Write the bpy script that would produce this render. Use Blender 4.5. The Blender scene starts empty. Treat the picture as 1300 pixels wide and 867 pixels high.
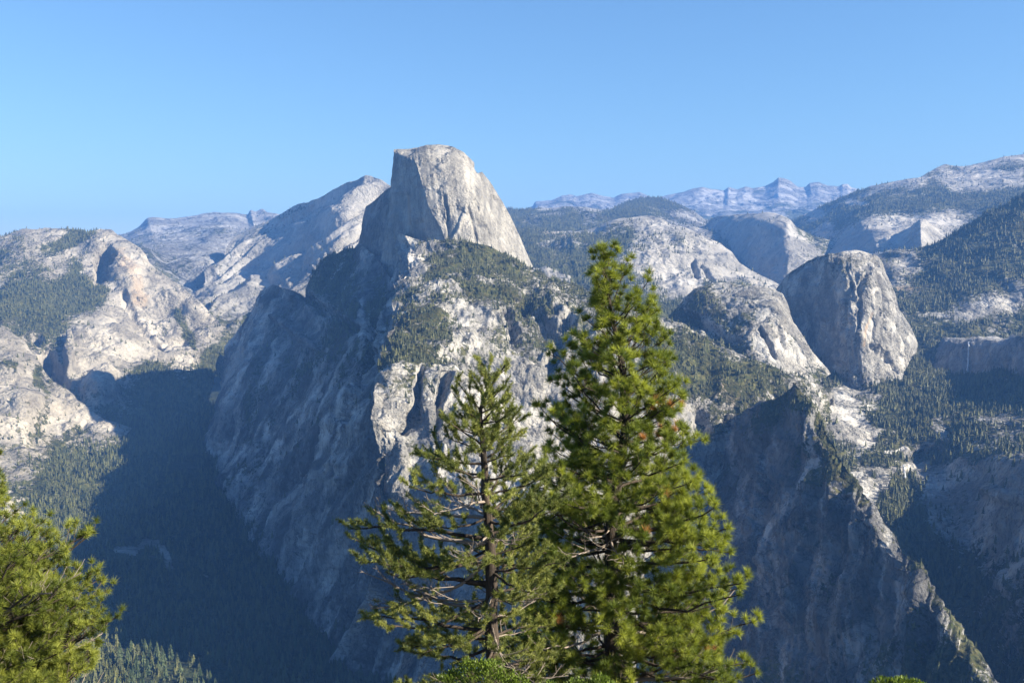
import bpy, math, random
import numpy as np
from mathutils import Vector, Matrix

# ------------------------------------------------------------------ camera, sky, sun, exposure
SC = bpy.context.scene
W, H, F = 1300.0, 867.0, 1250.0
PITCH = math.radians(-4.05)
SUN_AZ, SUN_EL = math.radians(108.5), math.radians(31.0)      # azimuth clockwise from the view direction
cam_d = bpy.data.cameras.new('camera'); cam = bpy.data.objects.new('camera', cam_d)
SC.collection.objects.link(cam)
cam_d.sensor_width = 36.0; cam_d.lens = 36.0 * F / W
cam_d.clip_start = 0.5; cam_d.clip_end = 120000.0
cam.location = (0, 0, 0); cam.rotation_euler = (math.radians(90) + PITCH, 0, 0)
SC.camera = cam
world = bpy.data.worlds.new("World"); SC.world = world; world.use_nodes = True
wn = world.node_tree.nodes; wl = world.node_tree.links
bg = wn['Background']; sky = wn.new('ShaderNodeTexSky'); sky.sky_type = 'NISHITA'; sky.sun_disc = False
sky.sun_elevation = SUN_EL; sky.sun_rotation = SUN_AZ
sky.altitude = 2200; sky.air_density = 1.75; sky.dust_density = 0.1; sky.ozone_density = 8.5
wl.new(sky.outputs[0], bg.inputs[0]); bg.inputs[1].default_value = 0.057
sun_d = bpy.data.lights.new('sun', 'SUN'); sun = bpy.data.objects.new('sun', sun_d)
SC.collection.objects.link(sun)
sun_d.energy = 5.0; sun_d.angle = math.radians(0.5); sun_d.color = (1.0, 0.895, 0.70)
SUNV = Vector((math.sin(SUN_AZ)*math.cos(SUN_EL), math.cos(SUN_AZ)*math.cos(SUN_EL), math.sin(SUN_EL)))
sun.rotation_euler = SUNV.to_track_quat('Z', 'Y').to_euler()
sun.location = SUNV * 200
vs = SC.view_settings; vs.view_transform = 'Standard'; vs.look = 'None'; vs.gamma = 1; vs.exposure = 1.58
vs.use_curve_mapping = False
SC.cycles.max_bounces = 6; SC.cycles.diffuse_bounces = 1; SC.cycles.volume_bounces = 0
SC.cycles.transmission_bounces = 3; SC.cycles.use_denoising = True
rng = np.random.default_rng(7); random.seed(7)

# ------------------------------------------------------------------ numpy noise
def _h(ix, iy, iz, s):
    n = (ix*73856093) ^ (iy*19349663) ^ (iz*83492791) ^ (s*2654435761)
    n = (n ^ (n >> 13)) * 1274126177 & 0xffffffff
    n = (n ^ (n >> 16)) * 2246822519 & 0xffffffff
    return ((n ^ (n >> 15)) & 0xffff).astype(np.float32) / 65535.0
def vnoise(p, s=0, lin=False):
    i = np.floor(p).astype(np.int64); f = (p - i).astype(np.float32)
    if not lin: f = f*f*f*(f*(f*6-15)+10)
    x, y, z = i[..., 0], i[..., 1], i[..., 2]; fx, fy, fz = f[..., 0], f[..., 1], f[..., 2]
    r = 0
    for dx in (0, 1):
        wx = fx if dx else 1-fx
        for dy in (0, 1):
            wy = fy if dy else 1-fy
            for dz in (0, 1):
                wz = fz if dz else 1-fz
                r = r + wx*wy*wz*_h(x+dx, y+dy, z+dz, s)
    return r*2-1
ROT = np.array([[0.36, 0.48, -0.8], [-0.8, 0.6, 0.0], [0.48, 0.64, 0.6]])
def fbm(p, octv=5, gain=0.5, lac=2.03, s=0, billow=0.0, lin=False):
    a, t, tot = 1.0, 0, 0; q = p
    for o in range(octv):
        n = vnoise(q, s+o, lin and o > 0)
        if billow: n = (1-billow)*n + billow*(np.abs(n)*2.2-0.75)
        t = t + a*n; tot += a; a *= gain; q = (q*lac) @ (ROT if (o % 2 or lin) else np.eye(3)) + 17.3
    return t / tot * 1.6

def smooth01(x, a, b):
    t = np.clip((x-a)/(b-a), 0, 1); return t*t*(3-2*t)

# ------------------------------------------------------------------ pixel + distance (km) -> place in the world (m)
cp, sp_ = math.cos(PITCH), math.sin(PITCH)
def at(px, py, d_km):
    px = np.asarray(px, float); py = np.asarray(py, float); d = np.asarray(d_km, float)*1000
    x = (px-W/2)/F; v = (H/2-py)/F
    y = cp - v*sp_; z = v*cp + sp_
    k = d/np.hypot(x, y)
    return np.stack([x*k, y*k, z*k], -1)
def atm(px, py, d_m):
    return Vector(at(px, py, d_m/1000.0))

def tag(o, label=None, cat=None, group=None, kind=None):
    if label: o['label'] = label
    if cat: o['category'] = cat
    if group: o['group'] = group
    if kind: o['kind'] = kind
    return o

def mesh_np(name, V, Fc, nside, mats, attrs=None, smooth=True, parent=None):
    me = bpy.data.meshes.new(name)
    nf = len(Fc)
    me.vertices.add(len(V)); me.vertices.foreach_set('co', np.ascontiguousarray(V, np.float32).ravel())
    me.loops.add(nf*nside); me.polygons.add(nf)
    me.loops.foreach_set('vertex_index', np.ascontiguousarray(Fc, np.int32).ravel())
    me.polygons.foreach_set('loop_start', np.arange(0, nf*nside, nside, dtype=np.int32))
    if smooth: me.polygons.foreach_set('use_smooth', np.ones(nf, bool))
    me.update(calc_edges=True)
    for k, a in (attrs or {}).items():
        at_ = me.attributes.new(k, 'FLOAT', 'POINT'); at_.data.foreach_set('value', np.ascontiguousarray(a, np.float32).ravel())
    for m in (mats if isinstance(mats, (list, tuple)) else [mats]): me.materials.append(m)
    o = bpy.data.objects.new(name, me); SC.collection.objects.link(o)
    if parent: o.parent = parent
    return o

# ------------------------------------------------------------------ materials
class NT:
    def __init__(s, name):
        s.m = bpy.data.materials.new(name); s.m.use_nodes = True
        s.t = s.m.node_tree; s.n = s.t.nodes; s.l = s.t.links
        s.b = s.n['Principled BSDF']; s.out = s.n['Material Output']
    def add(s, typ, **kw):
        n = s.n.new(typ)
        for k, v in kw.items(): setattr(n, k, v)
        return n
    def link(s, a, b): s.l.new(a, b)
    def attr(s, name):
        n = s.add('ShaderNodeAttribute'); n.attribute_name = name; return n.outputs['Fac']
    def math(s, op, a, b=None, c=None, clamp=False):
        n = s.add('ShaderNodeMath', operation=op); n.use_clamp = clamp
        for i, v in enumerate((a, b, c)):
            if v is None: continue
            if isinstance(v, (int, float)): n.inputs[i].default_value = v
            else: s.link(v, n.inputs[i])
        return n.outputs[0]
    def noise(s, co, scale, detail=5, rough=0.55, dist=0.0, sc=(1, 1, 1)):
        mp = s.add('ShaderNodeMapping'); mp.inputs['Scale'].default_value = tuple(scale*c for c in sc); s.link(co, mp.inputs[0])
        n = s.add('ShaderNodeTexNoise'); n.inputs['Scale'].default_value = 1; n.inputs['Detail'].default_value = detail
        n.inputs['Roughness'].default_value = rough; n.inputs['Distortion'].default_value = dist
        s.link(mp.outputs[0], n.inputs['Vector']); return n.outputs[0]
    def ramp(s, f, a, b, inv=False):
        n = s.add('ShaderNodeMapRange'); n.interpolation_type = 'SMOOTHSTEP'
        n.inputs[1].default_value = a; n.inputs[2].default_value = b
        if inv: n.inputs[3].default_value = 1; n.inputs[4].default_value = 0
        s.link(f, n.inputs[0]); return n.outputs[0]
    def mix(s, f, a, b, bt='MIX'):
        n = s.add('ShaderNodeMix', data_type='RGBA', blend_type=bt)
        for i, v in ((0, f), (6, a), (7, b)):
            if isinstance(v, (int, float)): n.inputs[i].default_value = v
            elif isinstance(v, tuple): n.inputs[i].default_value = (*v, 1)
            else: s.link(v, n.inputs[i])
        return n.outputs[2]
    def pos(s):
        return s.add('ShaderNodeNewGeometry').outputs['Position']

def granite(name, u, light=(0.44, 0.42, 0.385), dark=(0.21, 0.205, 0.20), veg=(0.040, 0.048, 0.018), veg2=(0.105, 0.098, 0.042),
            shrub=0.5, streak=0.6, bump=1.0, crack=0.55, pale_c=None):
    """granite with shrubs; u = metres covered by the finest detail (about one pixel where it stands)"""
    t = NT(name); P = t.pos()
    big = t.noise(P, 1/(u*40), 5, 0.6)
    mid = t.noise(P, 1/(u*9), 6, 0.65, 0.3)
    strk = t.noise(P, 1/(u*6), 6, 0.6, 0.2, (1, 1, 0.12))
    fine = t.noise(P, 1/(u*2.0), 4, 0.7)
    slab = t.math('ADD', t.math('MULTIPLY', t.ramp(t.noise(P, 1/(u*34), 4, 0.5), 0.42, 0.58), 0.8), 0.2)
    rock = t.mix(t.ramp(big, 0.38, 0.62), dark, light)
    rock = t.mix(t.math('MULTIPLY', t.math('MULTIPLY', t.ramp(mid, 0.42, 0.68), 0.55), slab), rock, tuple(c*1.12 for c in light))
    rock = t.mix(t.math('MULTIPLY', t.ramp(strk, 0.52, 0.70), streak), rock, tuple(c*0.62 for c in dark))
    rock = t.mix(t.math('MULTIPLY', t.ramp(t.noise(P, 1/(u*14), 4, .6, .3, (1, 1, .3)), 0.60, 0.76), 0.35), rock, (0.34, 0.27, 0.20))
    pale = t.attr('pale')
    rock = t.mix(t.math('MULTIPLY', pale, t.ramp(mid, 0.25, 0.5), None, True), rock, pale_c or tuple(c*1.18 for c in light))
    rock = t.mix(t.math('MULTIPLY', t.math('MULTIPLY', pale, -1, None, True), t.ramp(mid, 0.3, 0.55), None, True), rock, (0.085, 0.085, 0.085))
    rock = t.mix(t.math('MULTIPLY', t.math('MULTIPLY', t.ramp(fine, 0.50, 0.66), 0.38), slab), rock, tuple(c*0.55 for c in dark))
    for k_, (sc_, st_) in enumerate((((1, 1, .16), 13), ((.5, 1, .8), 21), ((1, .4, .35), 8))):
        cn = t.math('ABSOLUTE', t.math('SUBTRACT', t.noise(P, 1/(u*st_), 5, 0.6, 0.5, sc_), 0.5))
        rock = t.mix(t.math('MULTIPLY', t.ramp(cn, 0.0, 0.016, True), crack), rock, tuple(c*0.35 for c in dark))
    warm = t.attr('warm')
    rock = t.mix(t.math('MULTIPLY', warm, t.ramp(strk, 0.3, 0.55), None, True), rock, (0.42, 0.30, 0.19))
    vg = t.attr('veg')
    n2 = t.noise(P, 1/(u*4.5), 5, 0.7)
    thr = t.math('ADD', t.math('MULTIPLY', vg, 1.0), t.math('MULTIPLY', t.math('SUBTRACT', n2, 0.5), 2.4))
    cover = t.ramp(thr, 0.52, 0.66)
    sh = t.ramp(t.math('ADD', t.noise(P, 1/(u*4.2), 3, 0.6), t.math('MULTIPLY', vg, 0.25)), 0.60, 0.66)
    cover = t.math('MAXIMUM', cover, t.math('MULTIPLY', t.math('MULTIPLY', sh, shrub), t.ramp(t.noise(P, 1/(u*22), 5, 0.65), 0.42, 0.60)))
    vc = t.mix(t.ramp(t.noise(P, 1/(u*5), 4, 0.7), 0.4, 0.65), veg, veg2)
    col = t.mix(cover, rock, vc)
    t.link(col, t.b.inputs['Base Color']); t.b.inputs['Roughness'].default_value = 0.92
    t.b.inputs['Specular IOR Level'].default_value = 0.15
    bp = t.add('ShaderNodeBump'); bp.inputs['Strength'].default_value = min(1, 1.0*bump); bp.inputs['Distance'].default_value = u*8
    hh = t.math('ADD', t.math('MULTIPLY', mid, 1.2), t.math('ADD', t.math('MULTIPLY', fine, 0.5), t.math('MULTIPLY', t.noise(P, 1/(u*3.5), 5, .65, .2, (1, 1, .3)), 0.8)))
    hh = t.math('ADD', hh, t.math('MULTIPLY', cover, 0.35))
    hh = t.math('MULTIPLY', hh, slab)
    t.link(hh, bp.inputs['Height']); t.link(bp.outputs[0], t.b.inputs['Normal'])
    return t.m

# ------------------------------------------------------------------ a terrain sheet lofted through surveyed knots
AMPK = 1.7
FOREST = []          # (pos Nx3, height N)
SURF = {}
def resamp(A, n_per, axis):
    A = np.moveaxis(A, axis, 0); out = []
    for i, n in enumerate(n_per):
        t = np.arange(n)/n
        out.append(A[i][None]*(1-t.reshape(-1, *([1]*(A.ndim-1)))) + A[i+1][None]*t.reshape(-1, *([1]*(A.ndim-1))))
    out.append(A[-1][None]); return np.moveaxis(np.concatenate(out), 0, axis)
def gblur(A, s, axis):
    if s <= 0.3: return A
    r = int(3*s)+1; r = min(r, A.shape[axis]-2)
    k = np.exp(-0.5*(np.arange(-r, r+1)/s)**2); k /= k.sum()
    A = np.moveaxis(A, axis, 0)
    lo = 2*A[:1]-A[1:r+1][::-1]; hi = 2*A[-1:]-A[-r-1:-1][::-1]
    B = np.concatenate([lo, A, hi]); n = A.shape[0]
    out = sum(k[j]*B[j:j+n] for j in range(2*r+1))
    return np.moveaxis(out, 0, axis)
def sheet(name, label, mat, rows, cell=1.5, blur=(4, 4), amp=20, wl=300, ani=0.35, billow=0.7, octv=7, gain=0.52, vamp=0.0,
          marks=(), back=(0.6, 500, 8), forest=None, seed=0, warp=0.5, vegnoise=0.35, keep_top=0.35, shear=(0, 0), tweak=None, jit=2.0, ribs=(), vein=None):
    R = np.array([[(k+(0,))[:4] if len(k) < 4 else k for k in r] for r in rows], float)
    if tweak: R[..., 2] *= tweak(R[..., 0], R[..., 1])
    R[..., 2] = np.log(R[..., 2])
    dc = np.hypot(np.diff(R[..., 0], axis=1), np.diff(R[..., 1], axis=1)).max(0)
    R = resamp(R, [max(1, int(math.ceil(v/cell))) for v in dc], 1)
    dr = np.hypot(np.diff(R[..., 0], axis=0), np.diff(R[..., 1], axis=0))
    dr = np.percentile(dr, 85, axis=1)
    R = resamp(R, [max(1, int(math.ceil(v/cell))) for v in dr], 0)
    for ax in (0, 1):
        R = gblur(R, blur[ax], ax)
    if jit:
        q0 = np.stack([R[..., 0]/45, R[..., 1]/45, np.zeros_like(R[..., 0])+seed], -1)
        R[..., 0] += jit*fbm(q0, 5, .55, s=900); R[..., 1] += jit*0.7*fbm(q0+7.7, 5, .55, s=950)
    px, py, d, veg = R[..., 0], R[..., 1], np.exp(R[..., 2]), R[..., 3]
    pale = np.zeros_like(px); warm = np.zeros_like(px); push = np.zeros_like(px)
    P = at(px, py, d)
    wob = fbm(P/(d[..., None].mean()*14), 4, s=91)*6; wob2 = fbm(P/(d[..., None].mean()*14)+9, 4, s=97)*6
    D = {'veg': veg, 'pale': pale, 'warm': warm, 'push': push}
    for m in marks:
        kind, pts, w, val = m[:4]
        X = px+wob*min(1, w/10); Y = py+wob2*min(1, w/10); best = np.full(px.shape, 1e9)
        pts = list(pts)
        if len(pts) == 1: pts = pts*2
        for (x0, y0), (x1, y1) in zip(pts[:-1], pts[1:]):
            L2 = (x1-x0)**2+(y1-y0)**2
            t = np.clip(((X-x0)*(x1-x0)+(Y-y0)*(y1-y0))/L2, 0, 1) if L2 > 0 else 0
            best = np.minimum(best, np.hypot(X-x0-t*(x1-x0), Y-y0-t*(y1-y0)))
        D[kind] += val*(1-smooth01(best, w*0.45, w*1.15))
    if vein:
        rx, ry, rw, rl, va = vein; L_ = math.hypot(rx, ry); al = (px*rx+py*ry)/L_; ac = (px*ry-py*rx)/L_
        ac = ac+fbm(np.stack([al/(rl*.8), ac/(rw*4), al*0], -1)+seed, 4, s=431)*rw*1.3
        vv = fbm(np.stack([ac/rw, al/rl, al*0+seed], -1), 5, .6, s=440)
        D['pale'] += va*np.clip(vv*1.7-.1, -1, 1); D['veg'] -= np.clip(vv-.25, 0, 1)*va*.9
    # back side falls away behind the crest
    bl, bdrop, bn = back
    if bn:
        top = P[0]; out = top.copy(); out[:, 2] = 0; out /= np.linalg.norm(out, axis=1, keepdims=True)
        ts = (np.arange(bn, 0, -1)/bn)**1.5
        B = np.stack([top+out*(bl*1000*t)-np.array([0, 0, 1])*(bdrop*(0.25*t+0.75*t*t)) for t in ts])
        P = np.concatenate([B, P])
        ext = lambda a: np.concatenate([np.repeat(a[:1], bn, 0), a])
        px, py, d = ext(px), ext(py), ext(d)
        for k in D: D[k] = ext(D[k])
    veg, pale, warm, push = D['veg'], D['pale'], D['warm'], D['push']
    n = np.cross(np.gradient(P, axis=1), np.gradient(P, axis=0)); n /= np.linalg.norm(n, axis=-1, keepdims=True)+1e-9
    if (n*P).sum(-1)[bn:].mean() > 0: n = -n; flip = True
    else: flip = False
    # displacement
    q = P.copy(); q[..., 0] += q[..., 2]*shear[0]; q[..., 1] += q[..., 2]*shear[1]
    q = q/wl*np.array([1, 1, ani]); q = q + warp*0.5*np.stack([vnoise(q*0.9+5, seed+50), vnoise(q*0.9+11, seed+51), vnoise(q*0.9+23, seed+52)], -1)
    aniI = 1.0
    # keep the stretching along the fall line in every octave: rotate about the vertical only
    dis, a_, tot, qq = 0, 1.0, 0, q+seed*3.1
    for o_ in range(octv):
        nn = vnoise(qq, seed*20+o_, o_ > 0)
        nn = (1-billow)*nn+billow*(np.abs(nn)*2.2-0.75)
        dis = dis+a_*nn; tot += a_; a_ *= gain
        ca, sa = math.cos(1.1+o_), math.sin(1.1+o_)
        qq = np.stack([qq[..., 0]*ca-qq[..., 1]*sa, qq[..., 0]*sa+qq[..., 1]*ca, qq[..., 2]*(1.0+.12*o_)], -1)*np.array([2.03, 2.03, 2.03])+17.3
    dis = dis/tot*1.6
    for (rx, ry, rw, rl, ra) in ribs:
        L_ = math.hypot(rx, ry); al = (px*rx+py*ry)/L_; ac = (px*ry-py*rx)/L_
        ww = fbm(np.stack([al/(rl*1.5), ac/(rw*3), al*0], -1)+seed, 3, s=333)*rw*.8
        rn = 0; aa = 1.0; fw = 1.0
        for o_ in range(4):
            v_ = vnoise(np.stack([(ac+ww)/rw*fw, al/rl*fw**.7, al*0+o_*7.7+seed], -1), 700+o_, True); rn = rn+aa*(np.abs(v_)*1.6-.6); aa *= .5; fw *= 2.1
        dis = dis+rn*ra/(AMPK*amp)
    ledge = fbm(P/wl*np.array([.5, .5, 2.2])*1.7+seed, 5, 0.55, s=seed*20+7, billow=0.4, lin=True)
    dis = dis + 0.35*ledge
    fade = np.ones(px.shape); 
    if bn and keep_top < 1:
        i = np.arange(px.shape[0])[:, None]
        fade = keep_top+(1-keep_top)*smooth01(np.abs(i-bn)*cell*1.0, 0, 18.0)
    P = P + n*(AMPK*amp*dis*fade)[..., None] + n*push[..., None]
    if vamp: P[..., 2] += vamp*fbm(P/(wl*0.6)+seed, 5, 0.5, s=seed+77)
    n2 = np.cross(np.gradient(P, axis=1), np.gradient(P, axis=0)); n2 /= np.linalg.norm(n2, axis=-1, keepdims=True)+1e-9
    if flip: n2 = -n2
    dm = float(np.median(d))
    vg = veg + vegnoise*fbm(P/(wl*0.8)+31, 5, 0.6, s=seed+60) - 0.55*smooth01(1-np.abs(n2[..., 2]), 0.55, 0.85)*(veg < 1.2)
    vg = np.where(veg < -0.5, -1, np.clip(vg, -0.3, 1.4))
    Rr, Cc = px.shape
    idx = np.arange(Rr*Cc).reshape(Rr, Cc)
    Fq = np.stack([idx[:-1, :-1], idx[:-1, 1:], idx[1:, 1:], idx[1:, :-1]], -1).reshape(-1, 4)
    if not flip: Fq = Fq[:, ::-1]
    o = mesh_np(name, P.reshape(-1, 3), Fq, 4, mat, {'veg': vg, 'pale': pale, 'warm': warm})
    tag(o, label, kind='structure')
    SURF[name+label] = (P, px, py, n2)
    if forest:
        dens, h0, lim = forest           # trees per km2 of full forest, height m, veg threshold
        a = P[1:, :-1]-P[:-1, :-1]; b = P[:-1, 1:]-P[:-1, :-1]
        ar = np.abs(a[..., 0]*b[..., 1]-a[..., 1]*b[..., 0])/1e6 + 0.25*np.linalg.norm(np.cross(a, b), axis=-1)/1e6
        v = vg[:-1, :-1]; nz = n2[:-1, :-1, 2]
        vis = np.ones_like(v); vis[:bn] = 0.3
        pr = np.maximum(np.clip((v-lim)/(1-lim), 0, 1)**1.2, 0.07*smooth01(v, -0.15, 0.25))*smooth01(nz, 0.15, 0.45)*ar*dens*vis*(.25+.75*smooth01(fbm(P[:-1, :-1]/70, 3, s=61), -.45, .15))
        cnt = rng.poisson(np.clip(pr, 0, 50)); ii = np.nonzero(cnt); rep = cnt[ii]
        I = np.repeat(ii[0], rep); J = np.repeat(ii[1], rep)
        if len(I):
            s1 = rng.random(len(I))[:, None]; s2 = rng.random(len(I))[:, None]
            pp = P[I, J]+a[I, J]*s1+b[I, J]*s2
            hh = h0*(0.32+1.0*rng.random(len(I))**1.6)
            pp[:, 2] -= hh*0.04
            FOREST.append((pp, hh)); print(name, 'verts', P.shape, 'trees', len(I))
    else: print(name, 'verts', P.shape)
    return o
# ------------------------------------------------------------------ the terrain
G_near = granite('granite_near', 3.0, light=(0.42, 0.40, 0.365), dark=(0.23, 0.222, 0.21), shrub=0.8)
G_half = granite('granite_half_dome', 3.4, light=(0.35, 0.33, 0.295), dark=(0.225, 0.215, 0.198), shrub=0.0, streak=0.5, bump=0.7, crack=.45)
G_mid = granite('granite_mid', 4.5, shrub=0.7)
G_pale = granite('granite_pale', 5.0, light=(0.38, 0.345, 0.29), dark=(0.235, 0.215, 0.185), shrub=0.85, streak=0.3, bump=.75, crack=.35)
G_clouds = granite('granite_clouds', 8.0, light=(0.36, 0.34, 0.31), dark=(0.24, 0.23, 0.215), shrub=0.4, streak=0.2, bump=.7, crack=.3)
G_far = granite('granite_far', 13.0, light=(0.36, 0.35, 0.34), dark=(0.21, 0.205, 0.20), shrub=0.3, streak=0.3)
G_dark = granite('granite_shaded_wall', 3.0, light=(0.20, 0.195, 0.19), dark=(0.09, 0.09, 0.09), pale_c=(.40, .385, .36), shrub=0.7, streak=0.7)  # granite copy for the shaded peak, with shade put into its colour

# far sierra crest, left
sheet('far_mountains', 'pale far off ridges with a small pointed peak at their left end', G_far, [
 [(120,300,15),(160,296,15),(175,288,15),(186,276,15),(193,274,15),(215,276,15),(240,274,15),(262,270,15.5),(272,269,15.5),(285,271,15),(300,271,15),(313,273,16),(317,267,16),(324,269,16),(332,265,16),(340,270,15),(360,273,14),(400,275,14)],
 [(120,325,12),(165,303,12,.4),(180,298,12.5,.4),(192,292,12.7,.2),(202,290,13,.2),(220,290,13,.3),(245,288,13,.5),(262,284,13,.2),(275,284,13,.6),(288,284,13,.3),(300,286,13,.2),(313,284,13,.1),(320,281,13,.1),(328,282,13),(336,282,13),(348,286,12),(365,290,12),(400,290,12)],
 [(120,345,10),(170,315,10.2,.5),(185,312,10.2,.6),(200,312,10.5,.6),(212,308,10.8,.5),(230,306,11,.5),(250,304,11,.3),(268,303,11,.2),(280,305,11,.2),(292,308,11,.1),(305,308,11),(318,308,10.8),(325,312,10.5),(335,315,10.5),(345,315,10.5),(356,318,10),(370,320,10),(400,320,10)],
 [(120,375,8.6),(180,335,8.8,.5),(195,336,8.8,.6),(210,340,9,.5),(225,335,9.2,.5),(240,334,9.3,.3),(258,338,9.3,.2),(272,345,9.2,.3),(285,350,9.2,.3),(297,352,9.2,.1),(308,350,9.1),(320,350,9),(330,350,9),(340,350,9),(350,352,9),(360,350,9),(375,350,9),(400,350,9)],
 [(120,420,7.6),(190,380,7.7,.4),(205,385,7.8,.5),(220,390,7.8,.5),(235,388,7.9,.3),(250,386,7.9,.3),(262,392,7.8,.6),(275,400,7.8,.6),(290,405,7.8,.4),(300,408,7.8,.2),(312,408,7.8),(322,408,7.8),(332,408,7.8),(342,408,7.8),(352,408,7.8),(362,408,7.8),(378,408,7.8),(400,408,7.8)]],
 amp=60, wl=1300, ani=0.8, billow=0.75, blur=(5, 1.0), back=(2, 800, 5), seed=1, forest=(700, 30, .45), vegnoise=.6, keep_top=.15)

# long slabby mountain left of the dome
sheet('mountain_ridge', 'long pale granite mountain of slanting ribs left of the split dome', G_clouds, [
 [(300,300,10.5),(335,281,10.4,.3),(358,270,10,.6),(380,257,9.6,.7),(403,252,9.2,.6),(430,237,8.9,.2),(452,225,8.7,0),(465,221,8.6,.5),(478,224,8.5,.2),(492,233,8.3,0),(520,240,8.1,0),(600,250,8)],
 [(270,335,9.8),(315,308,9.8,.3),(345,298,9.6,.2),(368,290,9.3,.1),(392,280,9.0,0),(418,268,8.7,0),(440,256,8.5,0),(455,249,8.4,0),(470,248,8.3,0),(488,254,8.1,0),(520,260,7.9,0),(600,270,7.8)],
 [(250,365,9.1),(290,345,9.2,.1),(320,338,9.1,.1),(345,330,8.8,0),(372,318,8.5,0),(400,304,8.2,0),(425,292,8.0,0),(442,284,7.9,0),(458,280,7.8,0),(475,285,7.6,0),(510,290,7.4,0),(600,300,7.4)],
 [(240,390,8.4),(265,370,8.4,.4),(295,372,8.3,.1),(322,365,8.0,.1),(350,352,7.7,0),(380,342,7.4,0),(405,330,7.2,0),(425,322,7.1,0),(445,320,7.0,0),(465,325,6.9,0),(500,330,6.8,0),(600,340,6.7)],
 [(225,425,7.6),(250,400,7.4,.6),(278,402,7.2,.4),(305,398,7.0,.5),(330,388,6.8,.3),(360,378,6.6,.3),(390,372,6.5,.5),(415,370,6.4,.4),(435,370,6.4,.3),(455,370,6.4,.3),(500,370,6.3,.3),(600,380,6.2)],
 [(220,470,6.9),(250,440,6.7,.9),(278,442,6.5,.9),(305,440,6.2,.9),(330,440,6.1,.9),(360,440,6.0,.9),(390,440,6.0,.9),(415,440,6.0,.9),(435,440,6.0,.9),(455,440,6.0,.9),(500,440,6.0,.9),(600,450,6.0)]],
 amp=34, wl=500, ani=0.3, billow=0.4, octv=8, gain=.45, blur=(6, 2.5), back=(1.5, 900, 6), vein=(-1, .62, 10, 70, .4), seed=2, tweak=lambda x, y: np.interp(x, [300, 520], [.91, 1.0]), ribs=[(-1, .62, 13, 120, 95), (-1, .45, 30, 120, 15)], shear=(0.9, 0.25), vegnoise=.3, keep_top=.25, forest=(1500, 28, .5),
 marks=[('veg', [(320,300),(350,282),(380,264),(410,257)], 5, .1), ('pale', [(470,240),(445,265),(425,285)], 12, .5), ('pale', [(300,350),(330,335)], 16, .5), ('pale', [(345,375),(370,360)], 14, .5)])

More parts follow.
